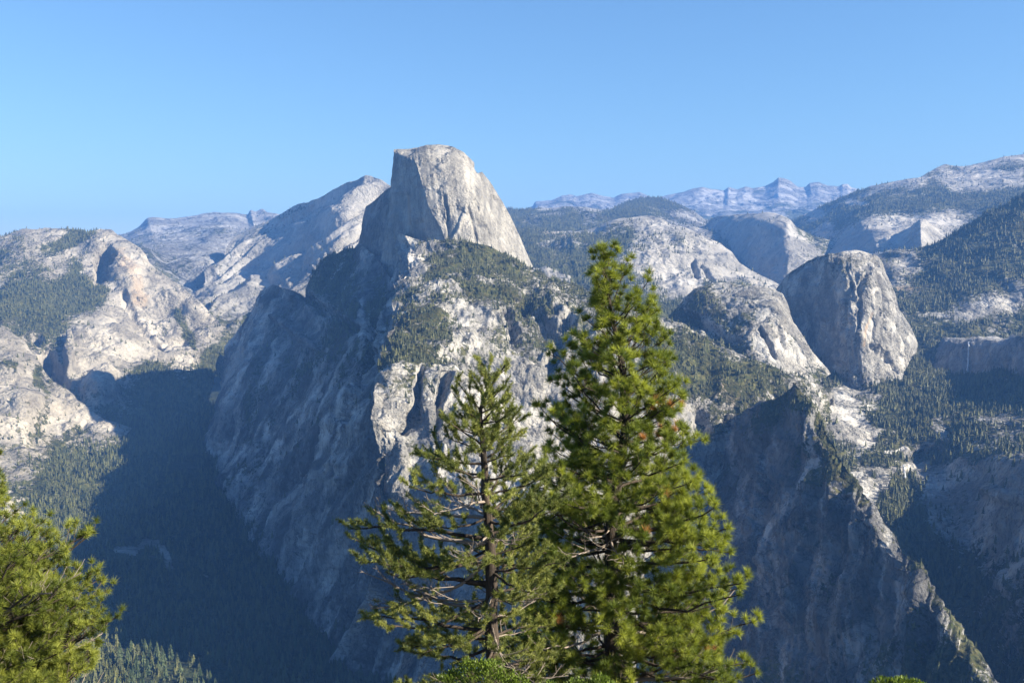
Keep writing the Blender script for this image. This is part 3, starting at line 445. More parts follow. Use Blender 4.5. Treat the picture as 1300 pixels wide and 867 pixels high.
# broderick dome
sheet('granite_dome', 'low granite dome with pale furrowed slabs beside the taller round dome', G_near, [
 [(830,410,4.3,.6),(850,398,4.25,.6),(866,380,4.2,.5),(880,366,4.15,.2),(900,361,4.15,.3),(925,360,4.15,.3),(950,361,4.12,.3),(975,364,4.08,.1),(993,371,4.04,0),(1001,386,4.0,0),(1007,406,3.97,0),(1018,424,3.95,0),(1030,442,3.94,0),(1044,460,3.93,.2),(1056,474,3.92,.5)],
 [(835,425,4.15,.8),(852,415,4.08,.9),(868,400,4.03,.9),(884,388,4.0,.8),(904,382,3.98,.5),(928,380,3.97,.3),(950,380,3.93,.3),(970,383,3.89,.1),(984,390,3.85,0),(993,400,3.84,0),(1000,416,3.83,0),(1010,434,3.83,0),(1022,450,3.83,0),(1036,466,3.83,.3),(1048,480,3.82,.6)],
 [(840,440,4.0,.9),(856,430,3.92,.8),(872,420,3.88,.7),(890,410,3.86,.4),(910,404,3.85,.5),(932,402,3.82,.4),(950,402,3.79,.3),(964,406,3.76,.1),(976,412,3.74,0),(985,420,3.74,0),(994,432,3.74,0),(1004,446,3.75,0),(1015,458,3.76,0),(1028,472,3.77,.6),(1042,486,3.77,.8)],
 [(845,460,3.85,.9),(862,452,3.8,.8),(880,444,3.76,.6),(898,436,3.74,.5),(918,430,3.72,.7),(938,430,3.7,.6),(952,432,3.67,.2),(964,438,3.65,0),(974,444,3.64,-.1),(984,450,3.65,-.1),(994,458,3.66,0),(1003,466,3.68,.1),(1012,474,3.7,.4),(1024,484,3.72,.8),(1038,498,3.72,.9)],
 [(850,500,3.65,.9),(870,495,3.6,.9),(888,488,3.58,.9),(906,480,3.56,.9),(925,474,3.55,.9),(944,470,3.55,.9),(957,470,3.54,.7),(968,472,3.53,.3),(978,474,3.53,.1),(988,478,3.54,.1),(997,483,3.56,.4),(1006,490,3.6,.8),(1016,498,3.63,.9),(1028,508,3.65,1),(1042,520,3.66,1)],
 [(850,560,3.5,1),(870,555,3.46,1),(888,550,3.45,1),(906,545,3.45,1),(925,540,3.45,1),(944,538,3.45,1),(957,538,3.45,1),(968,538,3.45,1),(978,540,3.45,1),(988,542,3.45,1),(998,546,3.46,1),(1008,550,3.5,1),(1018,556,3.52,1),(1030,562,3.55,1),(1045,570,3.56,1)]],
 cell=1.4, amp=12, wl=110, ani=0.3, billow=0.7, blur=(2.5, 1.5), back=(.5, 400, 6), seed=10, forest=(8000, 18, .35), vegnoise=.45, keep_top=.3,
 marks=[('push', [(965,415),(975,435),(983,455)], 3.5, -32), ('push', [(990,415),(1000,440)], 2.5, -20), ('pale', [(955,420),(975,460)], 9, .8), ('pale', [(990,440),(1010,465)], 14, .6), ('veg', [(975,430),(1005,460)], 16, -.5),
        ('push', [(870,400),(905,420),(930,430)], 9, -40), ('pale', [(1003,470),(1015,485)], 7, .6)])

# liberty cap
sheet('granite_dome', 'tall thimble shaped granite dome split into a shaded and a sunlit side', G_near, [
 [(960,395,4.75,.4),(985,368,4.68,.4),(1000,349,4.64,.4),(1018,335,4.6,.5),(1038,325,4.55,.5),(1055,320,4.5,.3),(1070,318,4.48,.3),(1085,317,4.48,.3),(1100,319,4.5,.3),(1112,324,4.5,.1),(1120,334,4.5,0),(1127,350,4.5,0),(1135,370,4.5,0),(1143,393,4.5,0),(1155,412,4.5,0),(1165,435,4.5,0),(1163,462,4.48,0)],
 [(965,410,4.7,0),(988,385,4.62,0),(1003,364,4.57,0),(1020,350,4.52,0),(1038,338,4.46,.1),(1054,331,4.4,.4),(1067,329,4.36,.5),(1082,329,4.35,.4),(1096,331,4.36,.3),(1107,335,4.37,.2),(1115,343,4.39,0),(1122,357,4.4,0),(1130,376,4.4,0),(1138,397,4.4,0),(1150,415,4.4,0),(1160,436,4.41,0),(1160,464,4.4,0)],
 [(972,430,4.65,-.3),(992,408,4.57,-.3),(1008,392,4.5,-.3),(1024,378,4.44,-.3),(1042,364,4.37,-.2),(1060,354,4.3,.2),(1074,350,4.25,.4),(1086,350,4.24,.4),(1097,351,4.25,.3),(1106,354,4.27,.2),(1113,360,4.29,0),(1119,370,4.31,0),(1126,386,4.33,0),(1134,404,4.34,0),(1145,420,4.34,0),(1154,440,4.34,0),(1156,466,4.34,0)],
 [(985,450,4.6,-.3),(1000,435,4.53,-.3),(1013,422,4.46,-.3),(1028,410,4.39,-.3),(1046,396,4.31,-.3),(1066,384,4.23,-.1),(1082,378,4.17,.1),(1090,378,4.15,0),(1098,379,4.16,0),(1106,381,4.18,0),(1112,384,4.21,0),(1118,390,4.24,0),(1124,400,4.26,0),(1131,415,4.28,0),(1140,430,4.28,0),(1148,448,4.28,0),(1152,468,4.28,0)],
 [(1000,470,4.5,-.3),(1012,458,4.45,-.3),(1022,448,4.39,-.3),(1034,438,4.32,-.3),(1048,428,4.25,-.3),(1062,420,4.17,-.3),(1075,415,4.1,-.2),(1086,414,4.06,0),(1096,414,4.06,0),(1104,415,4.08,0),(1110,417,4.11,0),(1116,421,4.14,0),(1122,428,4.17,0),(1128,438,4.19,0),(1136,448,4.2,0),(1143,458,4.21,0),(1148,472,4.22,0)],
 [(1012,490,4.4,.8),(1022,482,4.35,.7),(1030,474,4.3,.3),(1038,467,4.24,.1),(1046,462,4.17,-.1),(1054,458,4.1,-.1),(1066,455,4.03,-.1),(1080,455,3.99,0),(1092,456,3.98,0),(1102,458,3.99,0),(1110,460,4.01,0),(1117,462,4.03,0),(1124,464,4.06,0),(1130,467,4.08,0),(1137,470,4.1,0),(1144,474,4.13,.1),(1152,480,4.16,.6)],
 [(1015,530,4.2,1),(1025,525,4.15,1),(1033,520,4.1,1),(1041,515,4.06,1),(1049,512,4.02,1),(1057,510,3.98,1),(1068,508,3.94,1),(1080,508,3.9,1),(1092,508,3.88,1),(1102,508,3.88,1),(1111,508,3.9,1),(1119,510,3.92,1),(1127,512,3.95,1),(1134,514,3.97,1),(1142,516,4.0,1),(1150,520,4.02,1),(1158,525,4.06,1)]],
 cell=1.3, amp=10, wl=105, ani=0.22, billow=0.7, blur=(2.2, 1.3), back=(.5, 500, 8), seed=11, vein=(.05, 1, 6, 60, .45), ribs=[(.05, 1, 11, 60, 10)], forest=(5000, 14, .45), vegnoise=.4, keep_top=.3,
 marks=[('push', [(1080,360),(1072,395),(1065,420)], 3.0, -34), ('push', [(1092,385),(1090,410)], 5, -26), ('push', [(1127,445),(1140,470)], 4, -26), ('push', [(1108,440),(1125,455)], 6, -28),
        ('pale', [(1112,400),(1108,440)], 2, -.8), ('pale', [(1118,405),(1116,440)], 2, -.7), ('pale', [(1125,400),(1122,435)], 2, -.7), ('pale', [(1095,370),(1098,400)], 3, -.6), ('push', [(1110,375),(1118,400)], 3, -16), ('push', [(1098,350),(1090,372)], 4, -20), ('warm', [(1107,398),(1100,425),(1096,440)], 1.8, .7), ('pale', [(1085,410),(1078,450)], 4, .5), ('pale', [(1130,440),(1160,465)], 12, .8), ('pale', [(1090,462),(1130,465)], 9, .7), ('push', [(1110,330),(1118,365)], 4, -12),
        ('pale', [(1010,400),(1050,440)], 30, -.15)])

# grizzly pyramid
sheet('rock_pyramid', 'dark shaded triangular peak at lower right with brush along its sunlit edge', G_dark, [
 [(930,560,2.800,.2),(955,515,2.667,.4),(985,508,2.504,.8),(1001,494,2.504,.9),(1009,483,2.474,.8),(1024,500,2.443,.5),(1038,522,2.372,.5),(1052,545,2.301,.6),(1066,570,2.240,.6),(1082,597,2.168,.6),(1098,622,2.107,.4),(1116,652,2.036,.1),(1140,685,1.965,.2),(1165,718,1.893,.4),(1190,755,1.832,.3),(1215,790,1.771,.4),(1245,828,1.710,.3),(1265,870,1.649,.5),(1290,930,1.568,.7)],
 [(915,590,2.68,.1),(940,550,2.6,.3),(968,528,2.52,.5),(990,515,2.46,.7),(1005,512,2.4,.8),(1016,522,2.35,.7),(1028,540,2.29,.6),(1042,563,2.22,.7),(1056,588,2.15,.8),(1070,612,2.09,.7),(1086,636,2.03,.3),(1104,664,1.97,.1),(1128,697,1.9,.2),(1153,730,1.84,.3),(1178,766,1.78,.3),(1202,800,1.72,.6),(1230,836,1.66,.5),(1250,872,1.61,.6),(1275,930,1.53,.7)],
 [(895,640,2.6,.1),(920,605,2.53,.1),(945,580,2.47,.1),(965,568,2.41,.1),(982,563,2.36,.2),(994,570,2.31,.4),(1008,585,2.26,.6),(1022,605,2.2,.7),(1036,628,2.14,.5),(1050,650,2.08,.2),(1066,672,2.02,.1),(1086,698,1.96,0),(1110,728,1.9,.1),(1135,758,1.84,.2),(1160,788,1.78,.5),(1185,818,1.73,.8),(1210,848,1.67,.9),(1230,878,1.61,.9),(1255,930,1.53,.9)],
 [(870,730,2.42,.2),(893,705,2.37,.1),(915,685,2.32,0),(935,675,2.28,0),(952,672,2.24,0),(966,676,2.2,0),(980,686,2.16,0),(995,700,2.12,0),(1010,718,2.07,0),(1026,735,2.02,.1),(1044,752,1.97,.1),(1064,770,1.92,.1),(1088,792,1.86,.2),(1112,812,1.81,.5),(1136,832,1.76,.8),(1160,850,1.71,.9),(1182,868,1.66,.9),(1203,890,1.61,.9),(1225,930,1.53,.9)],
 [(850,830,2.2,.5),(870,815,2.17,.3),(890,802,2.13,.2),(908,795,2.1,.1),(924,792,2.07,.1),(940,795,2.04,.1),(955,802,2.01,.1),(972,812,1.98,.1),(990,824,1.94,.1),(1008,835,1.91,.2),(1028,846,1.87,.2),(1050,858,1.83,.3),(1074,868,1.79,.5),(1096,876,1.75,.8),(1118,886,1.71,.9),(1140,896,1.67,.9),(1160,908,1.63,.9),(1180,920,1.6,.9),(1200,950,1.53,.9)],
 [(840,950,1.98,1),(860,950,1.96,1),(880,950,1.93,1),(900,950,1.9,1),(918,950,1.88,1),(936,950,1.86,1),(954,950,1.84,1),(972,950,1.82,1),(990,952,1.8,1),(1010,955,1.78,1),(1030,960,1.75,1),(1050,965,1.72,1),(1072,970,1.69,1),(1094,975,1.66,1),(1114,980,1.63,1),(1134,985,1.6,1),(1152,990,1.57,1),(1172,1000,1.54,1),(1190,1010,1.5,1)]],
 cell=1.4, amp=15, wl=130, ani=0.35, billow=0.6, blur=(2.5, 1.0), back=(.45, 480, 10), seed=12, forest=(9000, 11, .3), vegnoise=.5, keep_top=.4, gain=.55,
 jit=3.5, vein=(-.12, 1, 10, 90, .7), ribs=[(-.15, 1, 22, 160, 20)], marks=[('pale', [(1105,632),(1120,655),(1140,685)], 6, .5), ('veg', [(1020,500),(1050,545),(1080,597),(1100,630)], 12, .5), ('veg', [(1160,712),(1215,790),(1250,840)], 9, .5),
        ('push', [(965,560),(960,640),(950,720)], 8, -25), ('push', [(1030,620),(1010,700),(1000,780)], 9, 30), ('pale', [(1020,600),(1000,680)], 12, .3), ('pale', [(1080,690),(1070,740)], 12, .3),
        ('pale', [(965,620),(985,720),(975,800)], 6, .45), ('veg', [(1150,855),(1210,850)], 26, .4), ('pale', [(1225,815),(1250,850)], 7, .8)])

# forest, slabs and gorge between the domes and the right edge
sheet('valley_forest_floor', 'wooded hanging valley with pale slabs right of the round dome', G_mid, [
 [(1010,440,4.600,1),(1040,440,4.550,1),(1075,440,4.500,1),(1110,440,4.500,1),(1140,445,4.480,1),(1165,450,4.450,1),(1190,470,4.400,1),(1215,478,4.380,1),(1240,478,4.360,1),(1270,470,4.340,1),(1300,462,4.300,1),(1400,440,4.200,1)],
 [(1000,468,4.100,.8),(1032,468,4.100,.8),(1068,470,4.100,1),(1105,476,4.150,1),(1138,480,4.150,1),(1165,484,4.120,1),(1190,494,4.100,1),(1215,500,4.080,1),(1240,500,4.050,1),(1270,496,4.020,1),(1300,490,4.000,1),(1400,475,3.900,1)],
 [(1000,492,3.800,.6),(1030,495,3.800,.7),(1062,496,3.820,.5),(1098,498,3.850,.5),(1130,502,3.880,1),(1160,506,3.880,1),(1188,510,3.860,1),(1212,512,3.830,1),(1238,515,3.800,.9),(1268,515,3.770,.8),(1300,512,3.740,.7),(1400,500,3.650,.7)],
 [(1000,525,3.500,1),(1030,525,3.500,.9),(1060,527,3.520,.2),(1092,530,3.550,.2),(1122,532,3.600,1),(1152,534,3.620,1),(1182,535,3.620,.9),(1208,536,3.600,.9),(1235,535,3.570,.5),(1268,535,3.530,.4),(1300,534,3.500,.4),(1400,530,3.400,.5)],
 [(1010,555,3.300,1),(1036,555,3.300,1),(1062,556,3.320,.3),(1090,558,3.360,.1),(1118,562,3.400,.7),(1146,562,3.450,.9),(1176,560,3.460,.6),(1205,558,3.440,.8),(1235,556,3.420,.8),(1268,555,3.380,.7),(1300,555,3.350,.6),(1400,555,3.250,.6)],
 [(1030,585,3.100,1),(1052,585,3.100,1),(1076,586,3.130,.9),(1100,586,3.180,.8),(1120,586,3.220,.9),(1142,584,3.280,.8),(1165,580,3.490,.8),(1200,576,3.389,.9),(1235,575,3.283,.8),(1268,574,3.151,.7),(1300,574,3.022,.7),(1400,574,2.727,.7)],
 [(1050,612,2.950,.9),(1070,612,2.960,.6),(1090,610,2.980,.2),(1108,606,3.030,.1),(1125,600,3.100,.1),(1144,594,3.160,.1),(1164,588,3.413,.2),(1200,584,3.336,.5),(1235,582,3.206,.5),(1268,582,3.017,.4),(1300,582,2.835,.3),(1400,582,2.445,.3)],
 [(1060,650,2.750,.9),(1082,648,2.770,.5),(1104,642,2.800,.5),(1122,635,2.860,.8),(1138,625,2.920,.9),(1154,615,3.169,.9),(1172,608,3.224,.1),(1202,612,3.201,0),(1235,612,3.093,0),(1268,612,2.898,0),(1300,612,2.710,0),(1400,612,2.280,0)],
 [(1090,710,2.500,1),(1110,706,2.520,1),(1128,700,2.550,1),(1144,692,2.600,1),(1158,682,2.820,1),(1172,672,2.876,.8),(1190,662,2.924,.2),(1212,660,2.948,.1),(1238,660,2.890,.1),(1268,660,2.739,.1),(1300,660,2.570,.1),(1400,660,2.174,.1)],
 [(1130,790,2.220,1),(1148,786,2.240,1),(1164,780,2.406,1),(1178,772,2.431,1),(1190,762,2.468,1),(1204,752,2.509,1),(1218,742,2.558,1),(1235,735,2.578,.9),(1252,732,2.550,.6),(1275,730,2.464,.5),(1300,730,2.358,.5),(1400,730,2.014,.5)],
 [(1170,900,2.005,1),(1185,895,2.000,1),(1198,890,2.008,1),(1210,885,2.037,1),(1222,880,2.065,1),(1234,872,2.105,1),(1246,865,2.120,1),(1260,860,2.134,1),(1275,856,2.123,1),(1292,852,2.100,1),(1310,850,2.066,1),(1400,845,1.824,1)],
 [(1180,1050,1.674,1),(1195,1050,1.652,1),(1208,1050,1.632,1),(1220,1050,1.615,1),(1232,1050,1.644,1),(1244,1050,1.659,1),(1256,1050,1.672,1),(1270,1050,1.677,1),(1285,1050,1.676,1),(1300,1050,1.672,1),(1320,1050,1.626,1),(1400,1050,1.444,1)]],
 cell=1.5, amp=12, wl=130, ani=0.6, billow=0.7, blur=(2.5, 1.6), back=(.3, 100, 3), seed=13, forest=(13000, 26, .3), vegnoise=.3, keep_top=1,
 marks=[('veg', [(1070,505),(1080,530),(1100,555)], 16, -.8), ('pale', [(1070,505),(1080,530),(1100,555)], 16, .9), ('veg', [(1075,488),(1095,495)], 8, -.7), ('pale', [(1075,488),(1095,495)], 8, .6),
        ('veg', [(1125,578),(1152,571)], 3.2, -1.6), ('pale', [(1125,578),(1152,571)], 3.6, 1.3), ('veg', [(1145,599),(1175,585)], 3.5, -1.5), ('pale', [(1145,599),(1175,585)], 4, 1.2),
        ('veg', [(1085,598),(1098,615),(1106,640)], 5, -1), ('pale', [(1080,592),(1098,615),(1106,640)], 5, 1.1), ('pale', [(1090,598),(1140,608)], 9, .8), ('veg', [(1190,540),(1200,555)], 9, -.6), ('pale', [(1190,540),(1200,555)], 8, .6),
        ('pale', [(1235,540),(1290,540)], 7, .5), ('veg', [(1140,610),(1150,640),(1170,700)], 12, .6), ('push', [(1250,620),(1300,640)], 9, 15)])

# nevada fall cliff
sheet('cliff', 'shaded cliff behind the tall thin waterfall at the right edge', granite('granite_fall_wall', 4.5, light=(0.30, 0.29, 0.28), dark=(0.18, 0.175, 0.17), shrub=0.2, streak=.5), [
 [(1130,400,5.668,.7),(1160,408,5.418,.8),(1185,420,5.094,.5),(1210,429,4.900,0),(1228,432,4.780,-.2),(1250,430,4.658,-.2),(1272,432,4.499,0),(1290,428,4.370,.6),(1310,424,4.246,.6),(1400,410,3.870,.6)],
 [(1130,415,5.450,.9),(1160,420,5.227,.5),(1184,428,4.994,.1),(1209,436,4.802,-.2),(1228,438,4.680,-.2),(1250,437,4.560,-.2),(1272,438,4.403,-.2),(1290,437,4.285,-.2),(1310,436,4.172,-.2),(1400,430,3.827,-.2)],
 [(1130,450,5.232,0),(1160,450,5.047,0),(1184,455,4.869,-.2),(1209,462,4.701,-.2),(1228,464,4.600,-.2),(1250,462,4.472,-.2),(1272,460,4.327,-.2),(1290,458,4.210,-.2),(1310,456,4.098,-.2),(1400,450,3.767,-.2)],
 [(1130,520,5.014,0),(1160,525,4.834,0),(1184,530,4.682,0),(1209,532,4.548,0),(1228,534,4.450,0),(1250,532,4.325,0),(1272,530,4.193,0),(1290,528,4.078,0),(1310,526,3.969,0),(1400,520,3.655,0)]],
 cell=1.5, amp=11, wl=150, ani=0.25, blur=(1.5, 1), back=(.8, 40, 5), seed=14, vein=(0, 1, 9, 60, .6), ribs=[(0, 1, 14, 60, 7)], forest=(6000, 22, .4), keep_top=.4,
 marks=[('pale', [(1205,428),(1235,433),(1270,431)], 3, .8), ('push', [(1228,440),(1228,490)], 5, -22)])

# forested slope right
sheet('forest_slope', 'forested slope rising to the right edge behind the round dome', G_mid, [
 [(1080,335,6.400,.4),(1110,323,6.300,.3),(1135,317,6.250,.2),(1160,318,6.233,.3),(1185,310,6.214,.9),(1205,300,6.227,1),(1230,285,6.256,1),(1258,268,6.293,1),(1285,252,6.325,.7),(1305,243,6.335,1),(1420,200,6.555,1)],
 [(1080,360,5.900,.4),(1110,345,5.850,.3),(1135,340,5.800,.1),(1160,342,5.831,.3),(1185,338,5.857,.9),(1208,328,5.876,1),(1232,315,5.928,1),(1260,302,5.981,1),(1287,290,6.009,1),(1310,282,6.081,1),(1420,250,6.325,1)],
 [(1090,392,5.500,.9),(1115,382,5.450,.7),(1140,376,5.400,.6),(1164,376,5.440,1),(1188,372,5.469,1),(1212,366,5.506,1),(1236,360,5.543,1),(1262,352,5.595,1),(1290,342,5.653,.9),(1315,334,5.716,.9),(1420,310,5.980,.9)],
 [(1100,412,5.200,1),(1124,408,5.150,.9),(1148,402,5.130,.7),(1170,400,5.175,.8),(1194,398,5.199,.7),(1218,394,5.233,.3),(1242,390,5.266,.2),(1268,384,5.315,.2),(1294,374,5.362,.2),(1318,368,5.420,.3),(1420,350,5.692,.5)],
 [(1105,432,5.000,1),(1130,428,4.950,1),(1152,424,4.935,1),(1176,420,4.988,1),(1200,418,5.031,.9),(1222,416,5.067,1),(1246,414,5.109,.8),(1272,412,5.166,.8),(1298,408,5.222,.8),(1320,405,5.273,.8),(1420,395,5.520,.8)],
 [(1110,470,4.800,1),(1135,466,4.780,1),(1156,462,4.775,1),(1180,458,4.826,1),(1202,454,4.871,1),(1225,450,4.930,1),(1250,448,4.982,1),(1276,446,5.037,1),(1300,444,5.087,1),(1325,442,5.145,1),(1420,438,5.348,1)]],
 cell=1.6, amp=20, wl=220, ani=0.6, billow=0.5, blur=(3, 2.5), back=(1.2, 500, 5), seed=15, forest=(8500, 26, .3), vegnoise=.3, keep_top=.5,
 marks=[('pale', [(1215,405),(1280,385)], 9, .5), ('veg', [(1215,405),(1285,385)], 10, -.5), ('veg', [(1165,395),(1205,398)], 5, -.4), ('warm', [(1140,366),(1165,366)], 4, .7)])

# middle distance dome and forest right of half dome
sheet('granite_dome', 'broad pale dome with a forested back in the middle distance', G_clouds, [
 [(560,310,8.8,1),(630,296,8.6,1),(662,290,8.5,.9),(690,291,8.4,.4),(720,294,8.2,.3),(745,292,8.1,.5),(768,284,8.0,.2),(795,279,7.9,.1),(820,275,7.8,0),(845,279,7.65,0),(868,288,7.5,.1),(892,298,7.4,.2),(915,307,7.3,.1),(930,320,7.2,0),(938,334,7.1,0),(955,344,7.0,.1),(980,356,6.9,.2),(1005,372,6.8,.3)],
 [(560,325,7.8,1),(635,312,7.6,1),(668,306,7.5,1),(695,303,7.5,.7),(722,304,7.45,.5),(745,303,7.4,.8),(766,298,7.4,.7),(790,293,7.35,.4),(813,292,7.25,.3),(836,296,7.15,.3),(858,303,7.05,.3),(880,311,7.0,.3),(902,318,6.95,.2),(918,328,6.9,0),(928,340,6.85,0),(946,351,6.8,.2),(970,362,6.72,.5),(995,377,6.65,.6)],
 [(560,345,6.9,1),(642,332,6.8,1),(674,325,6.75,1),(700,322,6.75,1),(725,320,6.75,1),(745,318,6.75,1),(764,316,6.8,1),(785,314,6.8,.9),(806,315,6.75,.5),(828,318,6.7,.2),(850,324,6.65,.1),(870,330,6.6,.1),(890,336,6.57,0),(907,344,6.55,0),(918,350,6.55,0),(936,358,6.5,.6),(960,368,6.45,.7),(985,382,6.4,.6)],
 [(560,365,6.1,1),(648,352,6.0,1),(680,344,6.0,.8),(705,340,6.05,.7),(728,338,6.1,1),(746,336,6.15,1),(764,336,6.2,1),(782,336,6.25,1),(802,338,6.25,.4),(824,342,6.25,.3),(846,347,6.25,.2),(866,351,6.25,.1),(884,354,6.25,.1),(900,358,6.25,.4),(912,361,6.25,.8),(930,367,6.2,.9),(952,375,6.15,.9),(978,388,6.1,.8)],
 [(560,390,5.4,1),(652,372,5.3,1),(684,364,5.35,1),(710,362,5.4,.8),(732,362,5.45,.9),(750,362,5.5,1),(768,362,5.55,1),(784,362,5.6,1),(802,363,5.65,.8),(824,364,5.7,.4),(846,366,5.75,.5),(866,368,5.75,.7),(884,370,5.75,1),(900,373,5.72,1),(912,376,5.7,1),(928,382,5.65,1),(950,392,5.6,1),(975,402,5.5,1)],
 [(560,440,4.7,1),(655,410,4.6,1),(688,402,4.65,1),(714,398,4.7,.8),(736,396,4.75,.8),(754,395,4.8,1),(772,394,4.85,1),(788,394,4.9,1),(806,394,4.95,1),(828,394,5.0,1),(848,396,5.0,1),(868,398,5.0,1),(886,400,5.0,1),(902,402,5.0,1),(914,404,5.0,1),(930,410,4.95,1),(950,420,4.9,1),(975,430,4.8,1)],
 [(560,500,4.2,1),(655,470,4.2,1),(688,460,4.2,1),(714,455,4.2,1),(736,452,4.25,1),(754,450,4.3,1),(772,450,4.35,1),(788,450,4.4,1),(806,450,4.45,1),(828,450,4.5,1),(848,450,4.5,1),(868,450,4.5,1),(886,452,4.5,1),(902,454,4.5,1),(914,456,4.5,1),(930,460,4.45,1),(950,470,4.4,1),(975,480,4.3,1)]],
 cell=1.5, amp=26, wl=360, ani=0.5, billow=0.6, blur=(3, 2.2), back=(1.6, 400, 5), seed=16, ribs=[(.5, 1, 20, 60, 14)], forest=(5200, 28, .3), vegnoise=.4, keep_top=.3,
 marks=[('pale', [(690,293),(725,297)], 4, .8), ('warm', [(680,295),(730,299)], 4, .5), ('veg', [(800,300),(780,312)], 9, .4), ('pale', [(835,285),(860,292)], 9, .6), ('pale', [(850,340),(905,352)], 13, .8), ('push', [(893,335),(905,352)], 4, -60), ('push', [(880,332),(888,350)], 3, -50),
        ('veg', [(862,362),(870,366)], 20, -.6), ('pale', [(850,358),(885,360)], 9, .8), ('veg', [(648,345),(680,342),(720,352)], 4, -.6), ('veg', [(845,366),(880,366)], 5, -.8)])

# ridges behind it
sheet('forest_ridge', 'dark forested ridge with bald granite patches below the far crest', G_far, [
 [(560,270,12,.8),(640,264,11.8,.9),(662,266,11.7,.9),(680,265,11.6,.6),(700,265,11.5,.3),(725,262,11.4,.6),(745,262,11.3,0),(760,266,11.2,.4),(775,265,11.6,.9),(795,257,12.2,1),(815,251,12.5,1),(835,251,12.4,1),(858,257,12.2,.7),(880,266,12,.4),(892,276,11.7,.3),(920,290,11,.7),(960,310,10.5,.8),(1010,330,10,.8)],
 [(560,285,10.8,.9),(640,276,10.6,1),(662,276,10.5,1),(680,274,10.5,.5),(700,274,10.4,.9),(725,274,10.3,.9),(745,273,10.3,.6),(760,274,10.3,.9),(775,276,10.4,1),(795,272,10.8,1),(815,268,11,.9),(835,270,11,.7),(858,276,10.8,.3),(880,284,10.5,.2),(892,292,10.2,.4),(920,302,10,.8),(960,320,9.6,.8),(1010,340,9.3,.8)],
 [(560,310,9.4,1),(640,294,9.3,1),(662,294,9.2,1),(680,294,9.1,1),(700,294,9.1,1),(725,294,9,1),(745,294,9,1),(760,294,9,1),(775,294,9,1),(795,292,9.3,1),(815,290,9.5,.8),(835,292,9.5,.3),(858,298,9.3,.1),(880,305,9.1,.1),(892,312,9,.4),(920,320,8.9,.5),(960,335,8.7,.8),(1010,352,8.5,.8)],
 [(560,360,8,1),(640,340,8,1),(662,340,8,1),(680,340,8,1),(700,340,8,1),(725,340,8,1),(745,340,8,1),(760,340,8,1),(775,340,8,1),(795,340,8.2,1),(815,340,8.3,.8),(835,342,8.3,.5),(858,346,8.2,.4),(880,350,8.1,.4),(892,354,8,.4),(920,360,8,.5),(960,372,7.9,.8),(1010,388,7.8,.8)]],
 cell=1.7, amp=32, wl=600, ani=0.8, blur=(2.5, 1.5), back=(2, 500, 4), seed=17, forest=(1700, 32, .3), vegnoise=.5, keep_top=.3, marks=[('pale', [(735,265),(760,270)], 5, .8), ('pale', [(683,268),(695,267)], 4, .6)])

# far high sierra on the right
def _crest(off, d, v=0.0):
    pts = [(560,272),(640,268),(660,266),(675,263),(679,257),(700,255),(714,249),(724,247),(734,249),(748,246),(752,245),(765,249),(779,251),(790,246),(812,244),(822,249),(832,252),(850,247),(868,243),(880,239),(893,237),(905,241),(920,242),(925,238),(935,240),(945,236),(955,238),(962,237),(972,236),(982,231),(989,226),(995,227),(1003,230),(1014,238),(1024,238),(1030,233),(1040,231),(1052,236),(1066,237),(1071,234),(1077,233),(1083,238),(1095,240),(1104,235),(1115,234),(1125,240),(1150,245),(1300,250)]
    return [(x, y*(1-0)+off*1.0+(0 if off == 0 else (250-y)*min(1, off/20)), d, v) for x, y in pts]
sheet('far_mountains', 'jagged hazy blue crest on the horizon at the right', G_far, [_crest(0, 21), _crest(9, 19.5, .3), _crest(22, 17.5, .6), _crest(40, 15, 1), _crest(75, 12.5, 1)],
 cell=1.3, amp=34, wl=600, ani=1.3, jit=2.0, billow=0.7, blur=(2, .5), back=(3, 1000, 4), seed=18, vegnoise=.8, keep_top=.12,
 marks=[('pale', [(895,250),(945,252)], 12, .7), ('veg', [(890,252),(945,250)], 14, -.4), ('pale', [(745,252),(750,262)], 4, .6), ('veg', [(985,245),(1010,250)], 8, -.3)])

